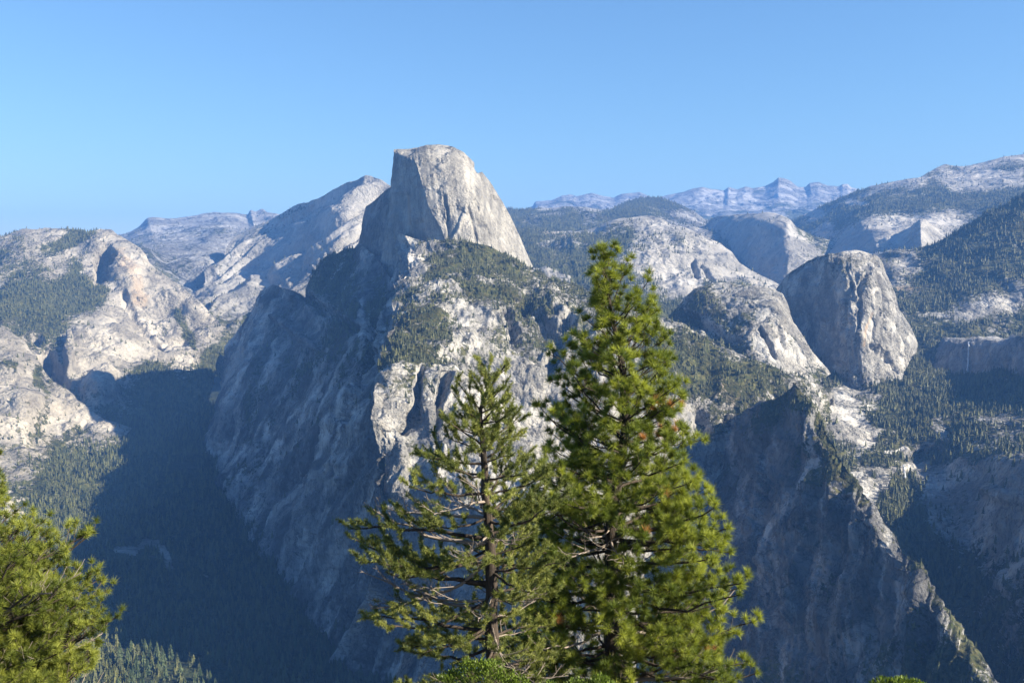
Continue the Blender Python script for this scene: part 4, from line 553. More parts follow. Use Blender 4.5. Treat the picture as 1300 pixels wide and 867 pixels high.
# shaded bluffs between
sheet('mountain', 'blue shaded bluff with a sunlit rim in the gap behind the middle dome', G_clouds, [
 [(885,300,11.000,.8),(895,285,10.764,.6),(905,276,10.531,.5),(925,272,10.177,.3),(950,271,9.767,.3),(975,271,9.363,.1),(992,273,9.061,0),(1003,278,8.835,0),(1010,290,8.775,.4),(1030,298,8.874,.7),(1060,306,8.827,.5),(1100,330,8.730,.6)],
 [(883,312,10.670,0),(893,300,10.462,-.1),(904,291,10.167,-.1),(924,284,9.769,-.1),(948,282,9.332,-.1),(970,282,8.928,-.1),(986,284,8.696,-.1),(998,290,8.512,-.1),(1006,302,8.422,0),(1026,312,8.469,.1),(1056,322,8.536,.5),(1096,345,8.439,.6)],
 [(890,335,10.062,0),(900,325,9.836,-.1),(912,318,9.591,-.1),(930,312,9.281,-.1),(950,308,8.953,-.1),(968,308,8.652,-.1),(982,312,8.400,-.1),(992,318,8.194,0),(1000,325,8.012,.1),(1020,335,7.961,0),(1050,345,7.954,0),(1090,365,7.954,.6)],
 [(895,360,9.459,.5),(905,355,9.241,.5),(920,350,8.972,.5),(938,346,8.674,.2),(956,342,8.381,.1),(970,342,8.134,.1),(982,345,7.911,.1),(992,350,7.712,.2),(1000,356,7.535,.2),(1020,362,7.482,.2),(1050,372,7.566,.5),(1090,385,7.566,.6)],
 [(900,420,7.999,1),(912,418,7.886,1),(928,415,7.736,1),(945,412,7.576,1),(960,410,7.334,1),(973,410,7.115,1),(984,412,7.014,1),(994,414,6.826,1),(1003,418,6.650,1),(1022,422,6.722,1),(1052,430,6.790,1),(1090,440,6.790,1)]],
 cell=1.5, amp=24, wl=450, ani=0.3, billow=0.4, blur=(2.5, 1.5), back=(1.5, 300, 5), seed=19, vegnoise=.3, keep_top=.3,
 marks=[('pale', [(965,270),(992,274),(1002,282)], 5, 1), ('pale', [(1000,290),(1008,300)], 6, .5)], forest=(1500, 28, .5))

# big ridge right
sheet('mountain', 'long forested mountain with sunlit granite bowls rising to the right edge', G_clouds, [
 [(960,305,11.8,.6),(1000,282,11.6,.9),(1030,268,11.4,.9),(1060,254,11.2,.9),(1085,243,11.1,.9),(1108,236,11,.6),(1130,231,10.9,.6),(1152,226,10.8,.3),(1168,225,10.8,.1),(1178,218,11,.6),(1198,208,11.3,.4),(1208,210,11.3,.6),(1222,212,11.2,.4),(1240,208,11.2,.3),(1268,201,11.2,.5),(1300,196,11.2,.3),(1420,180,11.2,.3)],
 [(965,318,10.8,.5),(1005,296,10.6,.8),(1034,284,10.4,.7),(1062,272,10.2,.5),(1086,262,10.1,.9),(1108,254,10,.9),(1130,247,10,.7),(1152,242,10,.7),(1170,240,10,.9),(1182,236,10.2,.9),(1200,230,10.3,.5),(1212,230,10.3,.3),(1226,229,10.2,.2),(1244,226,10.2,.1),(1270,222,10.2,.3),(1302,222,10.2,.6),(1420,210,10.2,.9)],
 [(975,335,9.8,.2),(1015,312,9.6,.3),(1042,298,9.5,.9),(1068,286,9.4,.9),(1090,274,9.3,1),(1110,268,9.2,1),(1132,266,9.1,1),(1154,265,9.1,1),(1174,262,9.1,1),(1186,260,9.2,1),(1204,256,9.3,1),(1217,255,9.3,1),(1232,254,9.3,1),(1250,252,9.3,1),(1276,250,9.3,1),(1306,248,9.3,1),(1420,240,9.3,1)],
 [(985,350,9,.1),(1022,332,8.8,.1),(1048,318,8.75,.2),(1072,296,8.75,-.1),(1094,282,8.75,-.1),(1112,283,8.6,-.1),(1130,285,8.6,-.3),(1148,285,8.6,-.3),(1162,280,8.6,-.3),(1174,278,8.55,-.3),(1188,280,8.5,-.3),(1202,284,8.5,-.2),(1222,285,8.45,.8),(1246,282,8.4,1),(1276,278,8.4,1),(1308,275,8.4,1),(1420,270,8.4,1)],
 [(990,365,8.4,.1),(1026,350,8.3,.1),(1050,335,8.25,-.1),(1072,320,8.2,-.1),(1092,312,8.15,-.2),(1110,306,8.0,-.2),(1124,303,7.95,-.3),(1138,306,7.92,-.3),(1152,300,7.8,-.3),(1166,282,7.7,-.2),(1182,298,7.75,-.2),(1196,304,7.85,-.2),(1218,308,7.8,.8),(1244,308,7.8,1),(1276,306,7.8,1),(1310,304,7.8,1),(1420,300,7.8,1)],
 [(995,390,7.8,.5),(1030,378,7.7,.2),(1054,362,7.6,.1),(1076,348,7.5,-.1),(1096,338,7.4,-.1),(1114,334,7.3,-.1),(1128,334,7.3,-.1),(1142,334,7.2,-.1),(1156,330,7.1,-.1),(1170,326,7.05,-.1),(1186,330,7.1,0),(1200,334,7.2,.4),(1222,336,7.2,.9),(1248,336,7.2,1),(1278,336,7.2,1),(1312,336,7.2,1),(1420,336,7.2,1)],
 [(1000,440,7,1),(1034,430,6.9,1),(1060,420,6.8,1),(1082,410,6.7,1),(1100,400,6.7,1),(1118,396,6.6,1),(1132,394,6.6,1),(1146,392,6.6,1),(1160,390,6.5,1),(1174,390,6.5,1),(1190,390,6.5,1),(1206,390,6.5,1),(1226,390,6.6,1),(1252,390,6.6,1),(1282,390,6.6,1),(1314,390,6.6,1),(1420,390,6.6,1)]],
 cell=1.5, amp=26, wl=500, ani=0.4, billow=0.4, blur=(2.5, 1.6), back=(2.5, 500, 5), seed=20, forest=(2600, 30, .4), vegnoise=.45, keep_top=.3,
 marks=[('pale', [(1100,266),(1150,280),(1215,278)], 9, 1), ('pale', [(1130,285),(1150,292)], 14, .5), ('pale', [(1195,290),(1205,300)], 12, .3), ('pale', [(1215,225),(1268,220)], 4, .9), ('veg', [(1215,225),(1268,220)], 5, -.6), ('pale', [(1275,223),(1295,221)], 3, .9), ('veg', [(1270,223),(1295,221)], 4, -.6),
        ('pale', [(1025,270),(1045,268)], 8, .0), ('pale', [(1078,256),(1098,258)], 4, .8), ('veg', [(1078,256),(1098,258)], 5, -.9), ('pale', [(1025,272),(1040,270)], 6, .7), ('veg', [(1025,272),(1040,270)], 8, -.8), ('pale', [(1020,315),(1050,295)], 8, .6), ('veg', [(1010,320),(1050,290)], 9, -.6)])

# panorama cliff side, right of and behind the frame: the high ground that the sun comes over is left open
GN = granite('granite_ledge', 0.35, light=(0.40, 0.38, 0.35), dark=(0.22, 0.21, 0.2), shrub=0.3)
def overlook():
    # rim the camera stands on: polar sheet, falls away steeply in front
    az = np.radians(np.linspace(-180, 180, 241)); rr = np.array([0.0, 1.0, 2, 3.5, 5, 8, 12, 16, 20, 25, 30, 38, 60, 100, 180, 300])
    A, R = np.meshgrid(az, rr); 
    front = smooth01(np.cos(A), -0.15, 0.5)
    zf = np.interp(rr, [0, 2, 3.5, 8, 12, 16, 20, 25, 30, 38, 60, 100, 180, 300], [-1.65, -1.7, -2.6, -5.6, -7.4, -9.3, -11.2, -13.8, -17.5, -27, -62, -130, -260, -430])[:, None]
    zb = np.interp(rr, [0, 5, 30, 100, 300], [-1.65, -1.9, -3, -5, -9])[:, None]
    Z = zf*front+zb*(1-front)
    X, Y = R*np.sin(A), R*np.cos(A)
    P = np.stack([X, Y, Z], -1)
    P[..., 2] += fbm(P/6, 5, .5, s=5, billow=.6)*np.clip(R/10, 0, 1.0)*0.5
    idx = np.arange(P.shape[0]*P.shape[1]).reshape(P.shape[:2])
    Fq = np.stack([idx[:-1, :-1], idx[1:, :-1], idx[1:, 1:], idx[:-1, 1:]], -1).reshape(-1, 4)
    o = mesh_np('overlook_ground', P.reshape(-1, 3), Fq, 4, GN, {'veg': np.full(P.shape[:2], .3), 'pale': np.zeros(P.shape[:2]), 'warm': np.zeros(P.shape[:2])})
    tag(o, kind='structure')
overlook()
# one broad base sheet under everything, out to the horizon
def base():
    n = 61; xs = np.linspace(-26000, 26000, n); ys = np.linspace(-6000, 26000, n)
    X, Y = np.meshgrid(xs, ys); P = np.stack([X, Y, np.full_like(X, -1150.0)], -1)
    P[..., 2] += 900*smooth01(np.hypot(X, Y), 9000, 22000)
    idx = np.arange(n*n).reshape(n, n)
    Fq = np.stack([idx[:-1, :-1], idx[:-1, 1:], idx[1:, 1:], idx[1:, :-1]], -1).reshape(-1, 4)
    z = np.zeros((n, n))
    tag(mesh_np('ground', P.reshape(-1, 3), Fq, 4, GV, {'veg': z+1, 'pale': z, 'warm': z}), kind='structure')
base()
# ------------------------------------------------------------------ distant conifers
def foliage_mat(name, c1, c2, trans=0.25, rough=0.6, tone=False, dead=(0.45, 0.22, 0.09)):
    t = NT(name); P = t.pos()
    oi = t.add('ShaderNodeObjectInfo').outputs['Random']
    n = t.noise(P, 0.02 if not tone else 3.0, 5, .7)
    f = t.math('ADD', t.math('MULTIPLY', n, 0.7), t.math('MULTIPLY', oi, 0.5)) if not tone else t.math('ADD', t.math('MULTIPLY', t.attr('tone'), 1.0), t.math('MULTIPLY', t.math('SUBTRACT', n, .5), .6))
    col = t.mix(t.ramp(f, 0.25, 0.85), c1, c2)
    if tone: col = t.mix(t.attr('dead'), col, dead)
    t.link(col, t.b.inputs['Base Color']); t.b.inputs['Roughness'].default_value = rough; t.b.inputs['Specular IOR Level'].default_value = 0.25
    if trans:
        tr = t.add('ShaderNodeBsdfTranslucent'); t.link(t.mix(1.0, col, (1.0, 1.0, 0.55), 'MULTIPLY'), tr.inputs[0])
        mx = t.add('ShaderNodeMixShader'); mx.inputs[0].default_value = trans
        t.link(t.b.outputs[0], mx.inputs[1]); t.link(tr.outputs[0], mx.inputs[2]); t.link(mx.outputs[0], t.out.inputs['Surface'])
    return t.m
M_con = foliage_mat('distant_needles', (0.016, 0.026, 0.010), (0.090, 0.094, 0.030), 0.0)
M_conn = foliage_mat('conifer_needles', (0.03, 0.05, 0.02), (0.08, 0.105, 0.045), 0.15)
t = NT('bark'); P_ = t.pos()
t.link(t.mix(t.ramp(t.noise(P_, 9, 5, .7, .3, (1, 1, .25)), .35, .65), (0.016, 0.012, 0.010), (0.075, 0.055, 0.042)), t.b.inputs['Base Color'])
t.b.inputs['Roughness'].default_value = .95
bp = t.add('ShaderNodeBump'); bp.inputs['Distance'].default_value = .03; t.link(t.noise(P_, 14, 5, .7, .3, (1, 1, .3)), bp.inputs['Height']); t.link(bp.outputs[0], t.b.inputs['Normal'])
M_bark = t.m
t = NT('bare_twig'); t.b.inputs['Base Color'].default_value = (0.24, 0.20, 0.17, 1); t.b.inputs['Roughness'].default_value = .9; M_twig = t.m

def conifer_mesh(name, seed, tiers=7, seg=7, mat=None):
    r = random.Random(seed); V = []; Fc = []
    for k in range(tiers):
        z0 = 0.10+0.82*k/tiers; z1 = z0+0.30*(1-0.45*k/tiers); rad = (0.20*(1-k/tiers)**0.85+0.025)*r.uniform(.8, 1.15)
        ax, ay = r.uniform(-.02, .02), r.uniform(-.02, .02); b = len(V)
        V.append((ax, ay, min(1.0, z1)))
        for i in range(seg*2):
            a = math.pi*i/seg+r.uniform(-.2, .2); rr = rad*(r.uniform(.8, 1.3) if i % 2 == 0 else r.uniform(.35, .6))
            V.append((ax+rr*math.cos(a), ay+rr*math.sin(a), z0+r.uniform(-.03, .03)+(0.03 if i % 2 else 0)))
        for i in range(seg*2): Fc.append((b, b+1+i, b+1+(i+1) % (seg*2)))
    b = len(V); 
    for a in (0, 2.1, 4.2): V.append((.014*math.cos(a), .014*math.sin(a), -.05))
    V.append((0, 0, .5)); Fc += [(b, b+1, b+3), (b+1, b+2, b+3), (b+2, b, b+3)]
    me = bpy.data.meshes.new(name); me.from_pydata(V, [], Fc); me.materials.append(mat or M_con); return me
protos = []
pc = bpy.data.collections.new('conifer_shapes')
for s in range(4):
    o = bpy.data.objects.new('conifer_shape', conifer_mesh('conifer_shape', s, 4+s % 2, 4)); pc.objects.link(o); protos.append(o)

pts = np.concatenate([p for p, h in FOREST]); hts = np.concatenate([h for p, h in FOREST])
# the nearest conifers that the picture shows are objects of their own
v = pts/np.maximum(1, np.hypot(pts[:, 0], pts[:, 1]))[:, None]
fy = pts[:, 1]*cp+pts[:, 2]*sp_; uz = -pts[:, 1]*sp_+pts[:, 2]*cp
sx = W/2+F*pts[:, 0]/fy; sy = H/2-F*uz/fy
infr = (fy > 0) & (sx > 0) & (sx < W) & (sy > 10) & (sy < 885)
dist = np.linalg.norm(pts, axis=1)
show = (((sx > 150) & (sx < 500) & (sy > 800)) | ((sx > 70) & (sx < 160) & (sy > 600) & (sy < 800))) & infr & (hts > 22)
cand = np.nonzero(show & (dist < 3600))[0]
cand = cand[np.argsort(-(hts[cand]/dist[cand]))][:290]
con_meshes = [conifer_mesh('conifer', 20+s, 9, 7, M_conn) for s in range(5)]
for k, i in enumerate(cand):
    o = bpy.data.objects.new('conifer', con_meshes[k % 5]); SC.collection.objects.link(o)
    o.location = pts[i]; s = float(hts[i])*1.05; o.scale = (s*.95, s*.95, s); o.rotation_euler = (0, 0, random.random()*6.28)
    if sx[i] < 160 and sy[i] < 790: lab, grp = 'tiny conifer on the sunlit slope right of the lower left pine', 'conifers beside the lower left pine'
    elif sx[i] < 320: lab, grp = 'tiny sunlit conifer at the foot of the shaded valley, bottom left', 'conifers at the bottom left edge'
    else: lab, grp = 'tiny conifer far below, left of the open crowned conifer at the bottom', 'conifers at the bottom edge left of the centre trees'
    tag(o, lab, 'tree', grp)
keep = np.ones(len(pts), bool); keep[cand] = False
pts, hts = pts[keep], hts[keep]
print('forest instances', len(pts), 'single', len(cand))
me = bpy.data.meshes.new('forest'); me.vertices.add(len(pts)); me.vertices.foreach_set('co', pts.astype(np.float32).ravel())
a_ = me.attributes.new('size', 'FLOAT', 'POINT'); a_.data.foreach_set('value', hts.astype(np.float32))
fo = bpy.data.objects.new('forest', me); SC.collection.objects.link(fo); tag(fo, 'dark conifer forest covering the slopes and valley floor', kind='stuff')
ng = bpy.data.node_groups.new('forest_nodes', 'GeometryNodeTree')
ng.interface.new_socket('Geometry', in_out='INPUT', socket_type='NodeSocketGeometry'); ng.interface.new_socket('Geometry', in_out='OUTPUT', socket_type='NodeSocketGeometry')
N = ng.nodes; L = ng.links
gi = N.new('NodeGroupInput'); go = N.new('NodeGroupOutput')
m2p = N.new('GeometryNodeMeshToPoints'); iop = N.new('GeometryNodeInstanceOnPoints'); ci = N.new('GeometryNodeCollectionInfo')
ci.inputs['Collection'].default_value = pc; ci.inputs['Separate Children'].default_value = True; ci.inputs['Reset Children'].default_value = True
sz = N.new('GeometryNodeInputNamedAttribute'); sz.data_type = 'FLOAT'; sz.inputs['Name'].default_value = 'size'
rv = N.new('FunctionNodeRandomValue'); rv.data_type = 'FLOAT_VECTOR'; rv.inputs[0].default_value = (0, 0, 0); rv.inputs[1].default_value = (0, 0, 6.283)
L.new(gi.outputs[0], m2p.inputs['Mesh']); L.new(m2p.outputs[0], iop.inputs['Points']); L.new(ci.outputs[0], iop.inputs['Instance'])
iop.inputs['Pick Instance'].default_value = True
L.new(sz.outputs['Attribute'], iop.inputs['Scale']); L.new(rv.outputs[0], iop.inputs['Rotation'])
L.new(iop.outputs[0], go.inputs[0])
md = fo.modifiers.new('forest', 'NODES'); md.node_group = ng
# ------------------------------------------------------------------ foreground trees
M_pine = foliage_mat('pine_needles', (0.11, 0.15, 0.028), (0.38, 0.42, 0.07), 0.36, 0.5, tone=True)
M_fir = foliage_mat('fir_needles', (0.12, 0.15, 0.04), (0.36, 0.38, 0.11), 0.36, 0.5, tone=True)
M_lime = foliage_mat('young_pine_needles', (0.10, 0.13, 0.025), (0.32, 0.35, 0.065), 0.36, 0.5, tone=True)
M_leaf = foliage_mat('shrub_leaves', (0.07, 0.11, 0.018), (0.17, 0.24, 0.035), 0.30, 0.45, tone=True)

def unit(v): return v/(np.linalg.norm(v, axis=-1, keepdims=True)+1e-9)
def tube_np(paths, seg=6):
    """paths: list of (points Nx3, radii N) -> vertices, quads"""
    Vs, Fs, off = [], [], 0
    for P, r in paths:
        P = np.asarray(P, float); r = np.asarray(r, float); n = len(P)
        T = unit(np.gradient(P, axis=0)); ref = np.array([0.13, 0.31, 0.94]) if abs(T[0, 2]) < .8 else np.array([.9, .3, .1])
        A = unit(np.cross(T, ref)); B = np.cross(T, A)
        th = np.arange(seg)*2*math.pi/seg
        V = P[:, None]+r[:, None, None]*(A[:, None]*np.cos(th)[None, :, None]+B[:, None]*np.sin(th)[None, :, None])
        Vs.append(V.reshape(-1, 3)); i = np.arange(n-1)[:, None]*seg; j = np.arange(seg)[None]
        q = np.stack([i+j, i+(j+1) % seg, i+seg+(j+1) % seg, i+seg+j], -1).reshape(-1, 4)+off
        Fs.append(q); off += n*seg
    return np.concatenate(Vs), np.concatenate(Fs)

def tufts(C, A, n, ln, wd, spread, tone, dead, back=0.06):
    """needle tufts: centres C, axes A; every needle a thin triangle"""
    K = len(C); ax = unit(A)[:, None]; rnd = unit(rng.normal(size=(K, n, 3)))
    c = 1-rng.random((K, n, 1))**1.1*spread
    perp = unit(rnd-(rnd*ax).sum(-1, keepdims=True)*ax)
    d = ax*c+perp*np.sqrt(np.clip(1-c*c, 0, 1))
    d[..., 2] += 0.10
    L = ln*(0.7+0.5*rng.random((K, n, 1)))
    base = C[:, None]-ax*rng.random((K, n, 1))*back
    tip = base+d*L
    w = unit(np.cross(d, rng.normal(size=(K, n, 3))))*wd*0.5
    V = np.stack([base-w*.7, base+w*.7, base+d*L*.6+w*.8, tip, base+d*L*.6-w*.8], 2)
    V = V[:, :, [0, 1, 3]] if True else V
    V[:, :, 0] = base+d*L*.1-w; V[:, :, 1] = base+d*L*.1+w
    V = V.reshape(-1, 3)
    Fc = np.arange(len(V)).reshape(-1, 3)
    tn = np.repeat(np.clip(tone[:, None]+rng.normal(0, .12, (K, n)), 0, 1).ravel(), 3); dd = np.repeat(np.repeat(dead, n), 3)
    return V, Fc, tn, dd

def interp_env(env, py):
    e = np.array(env, float); return np.interp(py, e[:, 0], e[:, 1]), np.interp(py, e[:, 0], e[:, 2])

def build_tree(name, label, D, trunk, r0, env, nb, rise, seed, needle, mat, sub=(0.17, .5, .28), deadf=0.01, bare=(), base_z=-11.0, depth=.85, jitter=.18, start=.3, roll=0.9, top_d=None):
    global rng
    rng = np.random.default_rng(seed)
    m_px = D/F
    T = np.array([at(x, y, D/1000.0) for x, y in trunk]); pys = np.array([y for x, y in trunk], float)
    T = np.vstack([T, [T[-1, 0]+.1, T[-1, 1], base_z]]); pys = np.append(pys, pys[-1]+(T[-2, 2]-base_z)/m_px)
    # refine the trunk
    tt = np.linspace(0, 1, 60); arc = np.concatenate([[0], np.cumsum(np.linalg.norm(np.diff(T, axis=0), axis=1))]); arc /= arc[-1]
    TP = np.stack([np.interp(tt, arc, T[:, k]) for k in range(3)], -1); TP += fbm(TP*1.3+seed, 3)[:, None]*np.array([.03, .03, 0]); tpy = np.interp(tt, arc, pys)
    rad = r0*(0.06+0.94*tt**0.9)
    root = bpy.data.objects.new(name, None); SC.collection.objects.link(root); root.location = TP[-1]; tag(root, label, 'tree')
    bp = TP[-1]
    wood = [(TP, rad)]; thin = []; bare_p = []
    C, A, tone, dead = [], [], [], []
    y0, y1 = env[0][0], env[-1][0]
    for b in range(nb):
        u = (b+rng.random())/nb
        py = y0+(y1-y0)*u**0.92
        a = (b*2.39996+rng.normal(0, .35))
        L_, R_ = interp_env(env, py)
        xt = np.interp(py, tpy, np.interp(tt, tt, TP[:, 0])); # trunk x in m at this height
        cx = xt/m_px+W/2
        ex = max(.12, ((R_-cx) if math.cos(a) > 0 else (cx-L_))*m_px); ey = max(.12, (R_-L_)*.5*m_px*depth)
        Lb = 1/(abs(math.cos(a)/ex)**2.8+abs(math.sin(a)/ey)**2.8)**(1/2.8)*(1-abs(rng.normal(0, jitter)))
        Lb = max(.2, Lb)
        hfr = u
        ris = math.tan(math.radians(np.interp(hfr, [0, .15, .5, 1], rise)+rng.normal(0, 7)))
        ztip = np.interp(py, tpy, TP[:, 2])
        zat = ztip-ris*Lb
        yat = np.interp(-zat, -TP[:, 2], TP[:, 1]); xat = np.interp(-zat, -TP[:, 2], TP[:, 0])
        base = np.array([xat, yat, zat]); dr = np.array([math.cos(a), math.sin(a), 0])
        n = 9; t = np.linspace(0, 1, n)
        sidev = np.array([-dr[1], dr[0], 0])*rng.normal(0, .10)*Lb
        Pb = base+dr*Lb*t[:, None]+np.array([0, 0, 1])*((ris*Lb)*t+(-.07*rng.uniform(-.6, 1.6)*np.sin(math.pi*t)+.07*rng.uniform(-.5, 1.6)*(t**3-t))*Lb*min(1, Lb))[:, None]+sidev*(t*t)[:, None]
        Pb += (rng.normal(0, .012, (n, 3))*Lb)*np.clip(t*3, 0, 1)[:, None]
        rb = np.interp(py, tpy, rad)*.0+(0.006+0.013*Lb)*(1-.82*t)+.003
        isbare = any(lo < py < hi and rng.random() < pr and math.cos(a)*sg > -.2 for lo, hi, pr, sg in bare)
        (bare_p if isbare else wood).append((Pb, rb))
        sp, l2a, l2b = sub
        ts = start*rng.uniform(.7, 1.2) if Lb > .6 else .1
        k = 0; tv = ts
        btone = np.clip(.45+rng.normal(0, .15), .1, .9)
        isdead = (not isbare) and deadf > 0 and rng.random() < .004
        while tv < 1.0:
            q = np.array([np.interp(tv, t, Pb[:, c]) for c in range(3)])
            tang = unit(np.array([np.interp(min(1, tv+.05), t, Pb[:, c]) for c in range(3)])-np.array([np.interp(tv-.05, t, Pb[:, c]) for c in range(3)]))
            side = unit(np.cross(tang, [0, 0, 1])); up = np.cross(side, tang)
            sg = 1 if k % 2 else -1
            ph = rng.normal(.35, .5*roll)
            l2 = min(1.0, (l2a*(1-tv)*Lb+l2b))*rng.uniform(.6, 1.15)
            d2 = unit(tang*rng.uniform(.6, 1.1)+(side*sg*math.cos(ph)+up*math.sin(ph))*rng.uniform(.7, 1.1)+np.array([0, 0, .12]))
            m = 5; t2 = np.linspace(0, 1, m)
            Ps = q+d2*l2*t2[:, None]+np.array([0, 0, 1])*(.18*l2*t2**2)[:, None]+rng.normal(0, .02*l2, (m, 3))*t2[:, None]
            (bare_p if isbare else thin).append((Ps, (0.008*min(1, l2+.2))*(1-.65*t2)+.0018))
            nt = max(1, int(l2/needle['gap']))
            for j in range(nt):
                f = 1-j*(1.0/nt)*.8
                qq = Ps[0]+(Ps[-1]-Ps[0])*f+np.array([0, 0, 1])*(.18*l2*(f*f-f))
                if j == 0: dj = unit(Ps[-1]-Ps[-2]); ee = Ps[-1]
                else:
                    dj = unit(d2+unit(rng.normal(size=3))*.75+np.array([0, 0, .25])); l3 = needle['twig']*rng.uniform(.6, 1.3); ee = qq+dj*l3
                    (bare_p if isbare else thin).append((np.stack([qq, (qq+ee)/2+rng.normal(0, .01, 3), ee]), np.array([.004, .003, .002])))
                if not isbare or rng.random() < .06:
                    C.append(ee); A.append(dj); tone.append(np.clip(btone+rng.normal(0, .14), 0, 1)); dead.append(1.0 if isdead and rng.random() < .5 or rng.random() < deadf else 0.0)
            k += 1; tv += sp/max(Lb, .3)*rng.uniform(.7, 1.3)
        if not isbare:
            C.append(Pb[-1]); A.append(unit(Pb[-1]-Pb[-2])); tone.append(btone); dead.append(0.)
    C.append(TP[0]); A.append(np.array([0, 0, 1.])); tone.append(.6); dead.append(0.)
    C, A, tone, dead = map(np.array, (C, A, tone, dead))
    V, Fc = tube_np(wood, 7); mesh_np('trunk', V-bp, Fc, 4, M_bark, parent=root)
    V, Fc = tube_np(thin, 3); mesh_np('twig', V-bp, Fc, 4, M_twig2, parent=root)
    if bare_p:
        V, Fc = tube_np(bare_p, 4); tag(mesh_np('dead_branch', V-bp, Fc, 4, M_twig, parent=root), 'bare pale grey dead branches near the bottom')
    V, Fc, tn, dd = tufts(C, A, needle['n'], needle['len'], needle['w'], needle['spread'], tone, dead, needle.get('back', .06))
    mesh_np('crown', V-bp, Fc, 3, mat, {'tone': tn, 'dead': dd}, smooth=False, parent=root)
    print(name, 'tufts', len(C), 'tris', len(Fc))
t = NT('twig_bark'); t.b.inputs['Base Color'].default_value = (0.085, 0.068, 0.05, 1); t.b.inputs['Roughness'].default_value = .9; M_twig2 = t.m

build_tree('pine_tree', 'tall full green pine, the biggest tree, with long needle tufts right of centre', 20.0,
  [(766,312),(768,345),(778,400),(791,470),(794,520),(788,580),(778,660),(775,740),(776,800),(781,853),(782,900)], .23,
  [(312,757,776),(325,750,792),(345,752,806),(360,750,818),(385,740,828),(410,728,838),(440,695,846),(465,678,862),(500,676,866),(535,690,872),(560,684,900),(600,676,912),(620,655,934),(650,640,930),(680,640,950),(705,632,955),(730,640,945),(770,628,960),(800,640,948),(830,632,958),(867,636,958),(900,640,950),(950,650,940)],
  250, (62, 35, 10, -6), 11, dict(n=110, len=.16, w=.0085, spread=1.05, gap=.15, twig=.14), M_pine, sub=(.16, .42, .24), deadf=.0015,
  bare=[(740, 960, .3, 1), (640, 960, .16, -1)], base_z=-11.5, start=.32)
build_tree('fir_tree', 'open crowned conifer with long level limbs left of the tall pine', 17.0,
  [(640,463),(618,500),(611,520),(613,570),(618,640),(622,700),(625,780),(627,867),(628,910)], .20,
  [(460,626,646),(480,596,655),(492,575,672),(520,560,680),(545,530,690),(570,500,695),(600,462,715),(625,445,725),(640,412,730),(665,440,730),(690,420,735),(720,432,735),(752,405,735),(775,455,730),(800,438,730),(830,455,730),(867,445,725),(910,470,690)],
  118, (55, 20, 4, -12), 23, dict(n=85, len=.07, w=.009, spread=1.0, gap=.075, twig=.13, back=.18), M_fir, sub=(.13, .40, .26), deadf=0,
  bare=[(600, 910, .12, 1), (600, 910, .12, -1)], base_z=-10.0, depth=.8, jitter=.30, start=.35, roll=.5)
build_tree('pine_tree', 'sunlit yellow green pine filling the lower left corner', 15.5,
  [(-62,560),(-58,620),(-55,700),(-52,800),(-50,867),(-50,900)], .2,
  [(556,-70,-36),(590,-110,4),(604,-140,58),(625,-150,48),(640,-160,68),(655,-170,86),(672,-180,123),(685,-190,156),(700,-190,170),(722,-190,180),(740,-190,163),(760,-190,173),(785,-200,198),(800,-200,206),(825,-200,188),(850,-200,178),(880,-200,176),(930,-200,168)],
  290, (60, 42, 26, 14), 37, dict(n=90, len=.10, w=.0065, spread=1.05, gap=.135, twig=.10), M_lime, sub=(.11, .40, .20), deadf=0,
  bare=[(560, 930, .07, 1), (780, 930, .2, 1)], base_z=-9.0, depth=.7, start=.28)

def shrub(name, label, blobs, D, nl, seed, leaf=.034, base_drop=1.4):
    r = np.random.default_rng(seed); Vl, tn = [], []; stems = []
    c0 = np.mean([at(x, y, D/1000) for x, y, _ in blobs], axis=0); gz = c0[2]-base_drop
    root = bpy.data.objects.new(name, None); SC.collection.objects.link(root); base = np.array([c0[0], c0[1], gz]); root.location = base; tag(root, label, 'shrub')
    for x, y, rad in blobs:
        c = at(x, y, D/1000); R = rad*D/F
        n = int(nl*(R/.4)**2); d = unit(r.normal(size=(n, 3))); d[:, 2] = np.abs(d[:, 2])*.9-.25*r.random(n)
        p = c+d*R*(r.random(n)**.35)[:, None]*np.array([1, 1, .9])+fbm((c+d*R)*3, 3)[:, None]*.1*np.array([0, 0, 1])
        ax = unit(d*.7+np.array([0, 0, .9])+r.normal(0, .45, (n, 3))); sd = unit(np.cross(ax, r.normal(size=(n, 3))))
        L = leaf*(.7+.7*r.random(n))[:, None]
        q = np.stack([p, p+ax*L*.5+sd*L*.28, p+ax*L*1.1, p+ax*L*.5-sd*L*.28], 1)
        Vl.append(q.reshape(-1, 3)); tn.append(np.repeat(np.clip(.5+r.normal(0, .25, n), 0, 1), 4))
        for k in range(int(14*R/.4)):
            e = c+unit(r.normal(size=3)*np.array([1, 1, .5])+[0, 0, .8])*R*.85; mdl = (base+e)/2+r.normal(0, .08, 3)
            stems.append((np.stack([base+r.normal(0, .05, 3)*[1, 1, 0], mdl, e]), np.array([.014, .009, .004])))
    V = np.concatenate(Vl); Fc = np.arange(len(V)).reshape(-1, 4)
    mesh_np('foliage', V-base, Fc, 4, M_leaf, {'tone': np.concatenate(tn), 'dead': np.zeros(len(V))}, smooth=False, parent=root)
    V, Fc = tube_np(stems, 4); mesh_np('stem', V-base, Fc, 4, M_twig2, parent=root)
shrub('shrub', 'bright leafy shrub at the bottom edge below the two central trees', [(575,868,22),(600,858,20),(625,862,24),(655,868,22),(690,878,22),(730,880,22),(765,876,18),(785,878,16)], 14, 2600, 5)
shrub('shrub', 'low yellow green shrub tip at the bottom edge near the dark triangular peak', [(1120,876,16),(1145,872,15),(1168,876,15)], 14, 2600, 6)
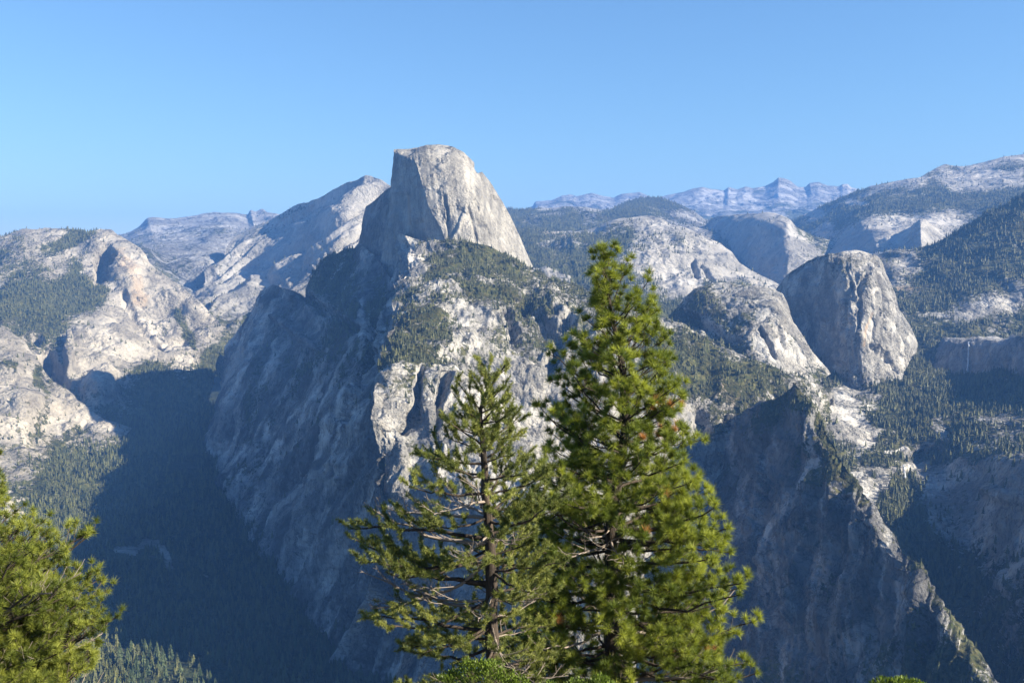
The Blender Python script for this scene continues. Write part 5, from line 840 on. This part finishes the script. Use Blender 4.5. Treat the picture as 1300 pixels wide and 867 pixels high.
# ------------------------------------------------------------------ waterfalls
def proj(P):
    fy = P[..., 1]*cp+P[..., 2]*sp_; uz = -P[..., 1]*sp_+P[..., 2]*cp
    return W/2+F*P[..., 0]/fy, H/2-F*uz/fy
def fall(label, key, line, widths, off):
    P, _, _, n = next(v for k, v in SURF.items() if key in k)
    X, Y = proj(P); pts = []; sx_, sy_ = np.array(line, float).T
    tt = np.linspace(0, 1, 26); arc = np.linspace(0, 1, len(line))
    lx, ly = np.interp(tt, arc, sx_), np.interp(tt, arc, sy_); ws = np.interp(tt, arc, widths)
    V = []; last = None
    for k, (x, y) in enumerate(zip(lx, ly)):
        i = np.unravel_index(np.argmin((X-x)**2+(Y-y)**2), X.shape); p = P[i].copy(); d = np.linalg.norm(p)
        p = at(x, y, np.hypot(p[0], p[1])/1000*(1-off/d)); 
        if last is not None:                      # water falls freely: it never leans back into the wall
            r_ = np.hypot(*p[:2]); lr = np.hypot(*last[:2]); 
            if r_ > lr: p = at(x, y, lr/1000)
        last = p; s = unit(np.array([p[1], -p[0], 0])); w = ws[k]*d/F*(1+.25*math.sin(k*2.1))
        for q in np.linspace(-1, 1, 5):
            V.append(p+s*w*.5*q-unit(p)*w*.35*(1-q*q))
    idx = np.arange(26*5).reshape(26, 5); Fc = np.stack([idx[:-1, :-1], idx[:-1, 1:], idx[1:, 1:], idx[1:, :-1]], -1).reshape(-1, 4)
    t = NT('falling_water'); t.link(t.mix(t.ramp(t.noise(t.pos(), .25, 4, .7, 0, (1, 1, .1)), .35, .65), (.35, .38, .42), (.6, .62, .65)), t.b.inputs['Base Color']); t.b.inputs['Roughness'].default_value = .6
    tag(mesh_np('waterfall', np.array(V), Fc, 4, t.m), label, kind='structure')
fall('tall thin white waterfall down the shaded cliff at the right edge', 'tall thin waterfall', [(1230,434),(1229.5,448),(1229,462),(1227,478),(1225,494)], [1.6, 1.5, 1.8, 2.2, 2.6], 14)
fall('short broad waterfall in the gorge right of the triangular peak', 'wooded hanging valley', [(1147,590),(1148,598),(1149,606)], [1.6, 2.0, 2.6], 12)
# ------------------------------------------------------------------ the air
def haze():
    x0, x1, y0, y1, z0, z1 = -26500, 26500, -6500, 26500, -1160, 1550
    V = np.array([(x, y, z) for x in (x0, x1) for y in (y0, y1) for z in (z0, z1)], float)
    Fc = np.array([(0, 1, 3, 2), (4, 6, 7, 5), (0, 4, 5, 1), (2, 3, 7, 6), (0, 2, 6, 4), (1, 5, 7, 3)])
    m = bpy.data.materials.new('haze'); m.use_nodes = True; nt = m.node_tree; nt.nodes.clear()
    out = nt.nodes.new('ShaderNodeOutputMaterial'); pv = nt.nodes.new('ShaderNodeVolumePrincipled')
    pv.inputs['Color'].default_value = HAZE_C; pv.inputs['Density'].default_value = HAZE_D; pv.inputs['Anisotropy'].default_value = 0.0
    nt.links.new(pv.outputs[0], out.inputs['Volume'])
    o = mesh_np('haze', V, Fc, 4, m, smooth=False); tag(o, 'thin blue haze filling the air between the mountains', kind='stuff')
HAZE_C = (0.15, 0.39, 1.0, 1); HAZE_D = 3.8e-5
haze()
